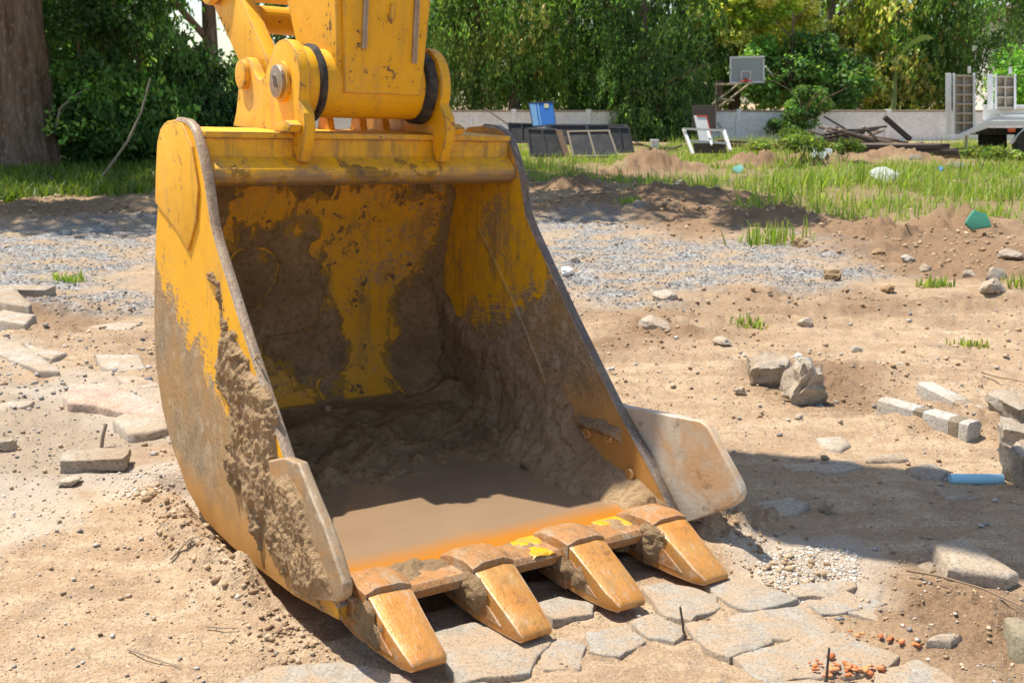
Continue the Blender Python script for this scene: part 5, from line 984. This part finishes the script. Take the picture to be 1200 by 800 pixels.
scrap('plastic_cup', 'small turquoise plastic tub on the second dirt mound', 'rubbish', 866, 192, .20, .18, 'turq', 5); scrap('white_scrap', 'little blue scrap in the grass under the pale long scrap', 'rubbish', 1102, 208, .14, .12, 'blue_light', 6); scrap('white_scrap', 'white rag on the weedy heap behind the crumpled sheet', 'rubbish', 1072, 194, .4, .16, 'conc_white', 7)
# weeds on the mounds near the timber: bushy plants
for px, py, s_, lb in ((938, 192, .9, 'leafy weed clump left of the foam block'), (990, 188, .8, 'leafy weed clump right of the foam block'), (1075, 158, .7, 'weed clump growing between timber pile and ramps'), (890, 190, .6, 'leafy weed clump beside the turquoise tub'), (1150, 196, .8, 'pale weed clump in front of the truck'), (930, 172, .9, 'tall leafy weeds in front of the climbing shrub'), (972, 178, .7, 'leafy weeds behind the foam block'), (1175, 200, .8, 'green weed clump below the truck wheel')):
    p = on(px, py); r = np.random.default_rng(px); cl = crown_mesh(E3((0, 0, .28*s_, .55*s_, .4*s_, .32*s_)), 16, 70, .10, [(.20, .29, .06), (.25, .31, .08), (.14, .21, .05)], 0, px, cr=(.12*s_, .3*s_), asp=.5)
    t = empty('weed_clump', p); tag(t, lb, 'weeds', 'weed clumps on the far heap'); link('foliage', cl, M['leaf'], t); mb = MB()
    for k in range(5): a = r.uniform(0, 6.28); mb.tube([(0, 0, -.05), (math.cos(a)*.2*s_, math.sin(a)*.15*s_, .45*s_)], [.012, .005], 5)
    mb.build('stem', M['twig'], t)

# ------------------------------------------------------------------ basketball backboard on its post
HD = 43.9; hb = empty('basketball_hoop', (at(842, 120, HD+1.3).x, HD+1.3, 0)); tag(hb, 'basketball backboard on a cream post rising behind the wall', 'basketball hoop')
def hp(px, py, dD=0): return at(px, py, HD+dD)-hb.location
def brd(nm, x0, y0, x1, y1, d0, d1, m): return MB().prism([(x0, y0), (x1, y0+(x1-x0)*-.03), (x1, y1+(x1-x0)*-.03), (x0, y1)], d0, d1, lambda q, s_: hp(q[0], q[1], s_)).build(nm, M[m], hb)
brd('board', 856, 68, 895, 97, 0, .05, 'glassy')
for q in ((855, 66.5, 896, 69), (855, 96, 896, 98.5), (855, 69, 857.2, 96), (893.8, 69, 896, 96), (868, 83, 880, 84.3), (868, 93, 880, 94.3), (868, 84.3, 869.4, 93), (878.6, 84.3, 880, 93)): brd('frame_line', *q, -.03, -.002, 'white_paint')
rc = hp(874, 95, -.35); MB().tube([rc+Vector((.23*math.cos(k*.393), .23*math.sin(k*.393), 0)) for k in range(17)], .022, 6).build('rim', M['red_paint'], hb, smooth=True)
MB().box(hp(874, 94.5, -.08), (.16, .14, .16)).build('rim_bracket', M['red_paint'], hb)
for p0, p1 in (((868, 97), (826, 129)), ((880, 97), (838, 129)), ((838, 99), (868, 99)), ((845, 116), (860, 118))): MB().tube([hp(*p0, .08), hp(*p1, 1.2)], .04, 6).build('arm', M['cream'], hb)
MB().tube([(0, 0, 0), (0, 0, 2.3)], .16, 10).build('post', M['bark_grey'], hb, smooth=True); MB().tube([hp(897, 78, .1), hp(914, 99, 1.2)], .03, 6).build('stay', M['white_paint'], hb)

# ------------------------------------------------------------------ truck with raised loading ramps
TD = 29.0; tk = empty('flatbed_truck', (at(1195, 185, TD).x, TD, 0)); tag(tk, 'white flatbed truck with two raised loading ramps at the right edge', 'truck')
def tp(px, py, d=0): return at(px, py, TD+d)-tk.location
def tbox(nm, x0, y0, x1, y1, d0, d1, m, par=tk, bev=.01): return MB().prism([(x0, y0), (x1, y0), (x1, y1), (x0, y1)], d0, d1, lambda q, s_: tp(q[0], q[1], s_)).build(nm, M[m], par, bev, 1)
def ramp(x0, x1, y0, y1, d):
    r = tbox('ramp', x0+9, y0+3, x1-3, y1, d+.16, d+.20, 'ramp_tan')
    for a, b in ((x0, x0+7), (x0+8.5, x0+11.5), (x1-3, x1)): tbox('ramp_rail', a, y0, b, y1, d, d+.22 if a > x0 else d+.5, 'truck_white', r)
    k = int((y1-y0)/11)
    for i in range(k+1): y = y0+2+(y1-y0-5)*i/k; tbox('ramp_rung', x0+11.6, y, x1-3.1, y+2.2, d+.03, d+.155, 'ramp_tan', r, .004)
    tbox('ramp_rung', (x0+x1)/2+3, y0+3, (x0+x1)/2+5, y1-3, d+.04, d+.15, 'ramp_tan', r, .004)
    tbox('ramp_hook', x1-9, y0-8, x1-5, y0, d+.05, d+.15, 'truck_white', r, .004)
ramp(1108, 1143, 86, 157, -.1); ramp(1157, 1191, 87, 128, 1.7)
MB().prism([(1112, 163), (1158, 141), (1158, 150), (1118, 164)], -.15, 2.3, lambda q, s_: tp(q[0], q[1], s_)).build('sloping_tail', M['truck_white'], tk, .01, 1)
tbox('deck', 1158, 141, 1330, 147, -.15, 2.3, 'truck_white'); tbox('side_board', 1152, 123, 1330, 140.5, 2.2, 2.3, 'truck_white'); tbox('side_rail', 1172, 127, 1330, 130, 2.1, 2.19, 'ramp_tan'); tbox('side_rail', 1172, 134, 1330, 137, 2.1, 2.19, 'truck_white')
tbox('chassis_beam', 1135, 150, 1330, 158, .3, .5, 'rubber'); tbox('chassis_beam', 1135, 150, 1330, 158, 1.6, 1.8, 'rubber'); tbox('under_box', 1146, 158, 1180, 176, .8, 1.6, 'rubber')
MB().prism([(1182, 168), (1202, 147.5), (1330, 147.5), (1330, 151), (1204, 151), (1186, 170)], -.12, .45, lambda q, s_: tp(q[0], q[1], s_)).build('mudguard', M['truck_white'], tk, .01, 1)
tbox('tail_lamp', 1181, 150, 1190, 155, -.16, -.10, 'red_lamp'); tbox('stand_leg', 1131, 152, 1134, 178, 0, .08, 'ramp_tan'); tbox('reflector', 1148, 176, 1176, 181, .7, .78, 'red_paint')
for d in (-.05, 1.85):
    for px in (1206, 1262):
        c = tp(px, 168, d); c.z = .40; wh = MB().tube([c+Vector((0, -.10, 0)), c+Vector((0, -.14, 0)), c+Vector((0, .14, 0)), c+Vector((0, .10, 0))], [.30, .40, .40, .30], 28).build('wheel', M['rubber'], tk, .01, 1); MB().tube([c+Vector((0, -.105, 0)), c+Vector((0, -.06, 0))], [.24, .18], 20).build('rim', M['ramp_tan'], wh)
tbox('cab', 1340, 70, 1440, 168, -.1, 2.3, 'truck_white', tk, .06); tbox('cab_window', 1355, 82, 1420, 112, -.12, -.105, 'grey_glass')
# ------------------------------------------------------------------ house corner, top right
hx = at(1184, 5, 50); hs = empty('white_house', (hx.x, 50, 0)); tag(hs, 'white roof edge of a house at the top right corner', 'house')
MB().box((3.5, 3, 2.9), (5.2, 5, 5.8)).build('house_wall', M['wallpaint'], hs); MB().box((3.6, 3, hx.z+.05), (7.2, 7, .30)).build('roof_fascia', M['roof_white'], hs, .02, 1)
MB().prism([(0.1, hx.z+.201), (7.1, hx.z+.201), (3.6, hx.z+1.8)], -.4, 6.4, lambda q, s_: Vector((q[0], s_, q[1]))).build('roof', M['roof_white'], hs)
MB().box((2.4, .48, 3.4), (1.2, .06, 1.3)).build('window', M['grey_glass'], hs)
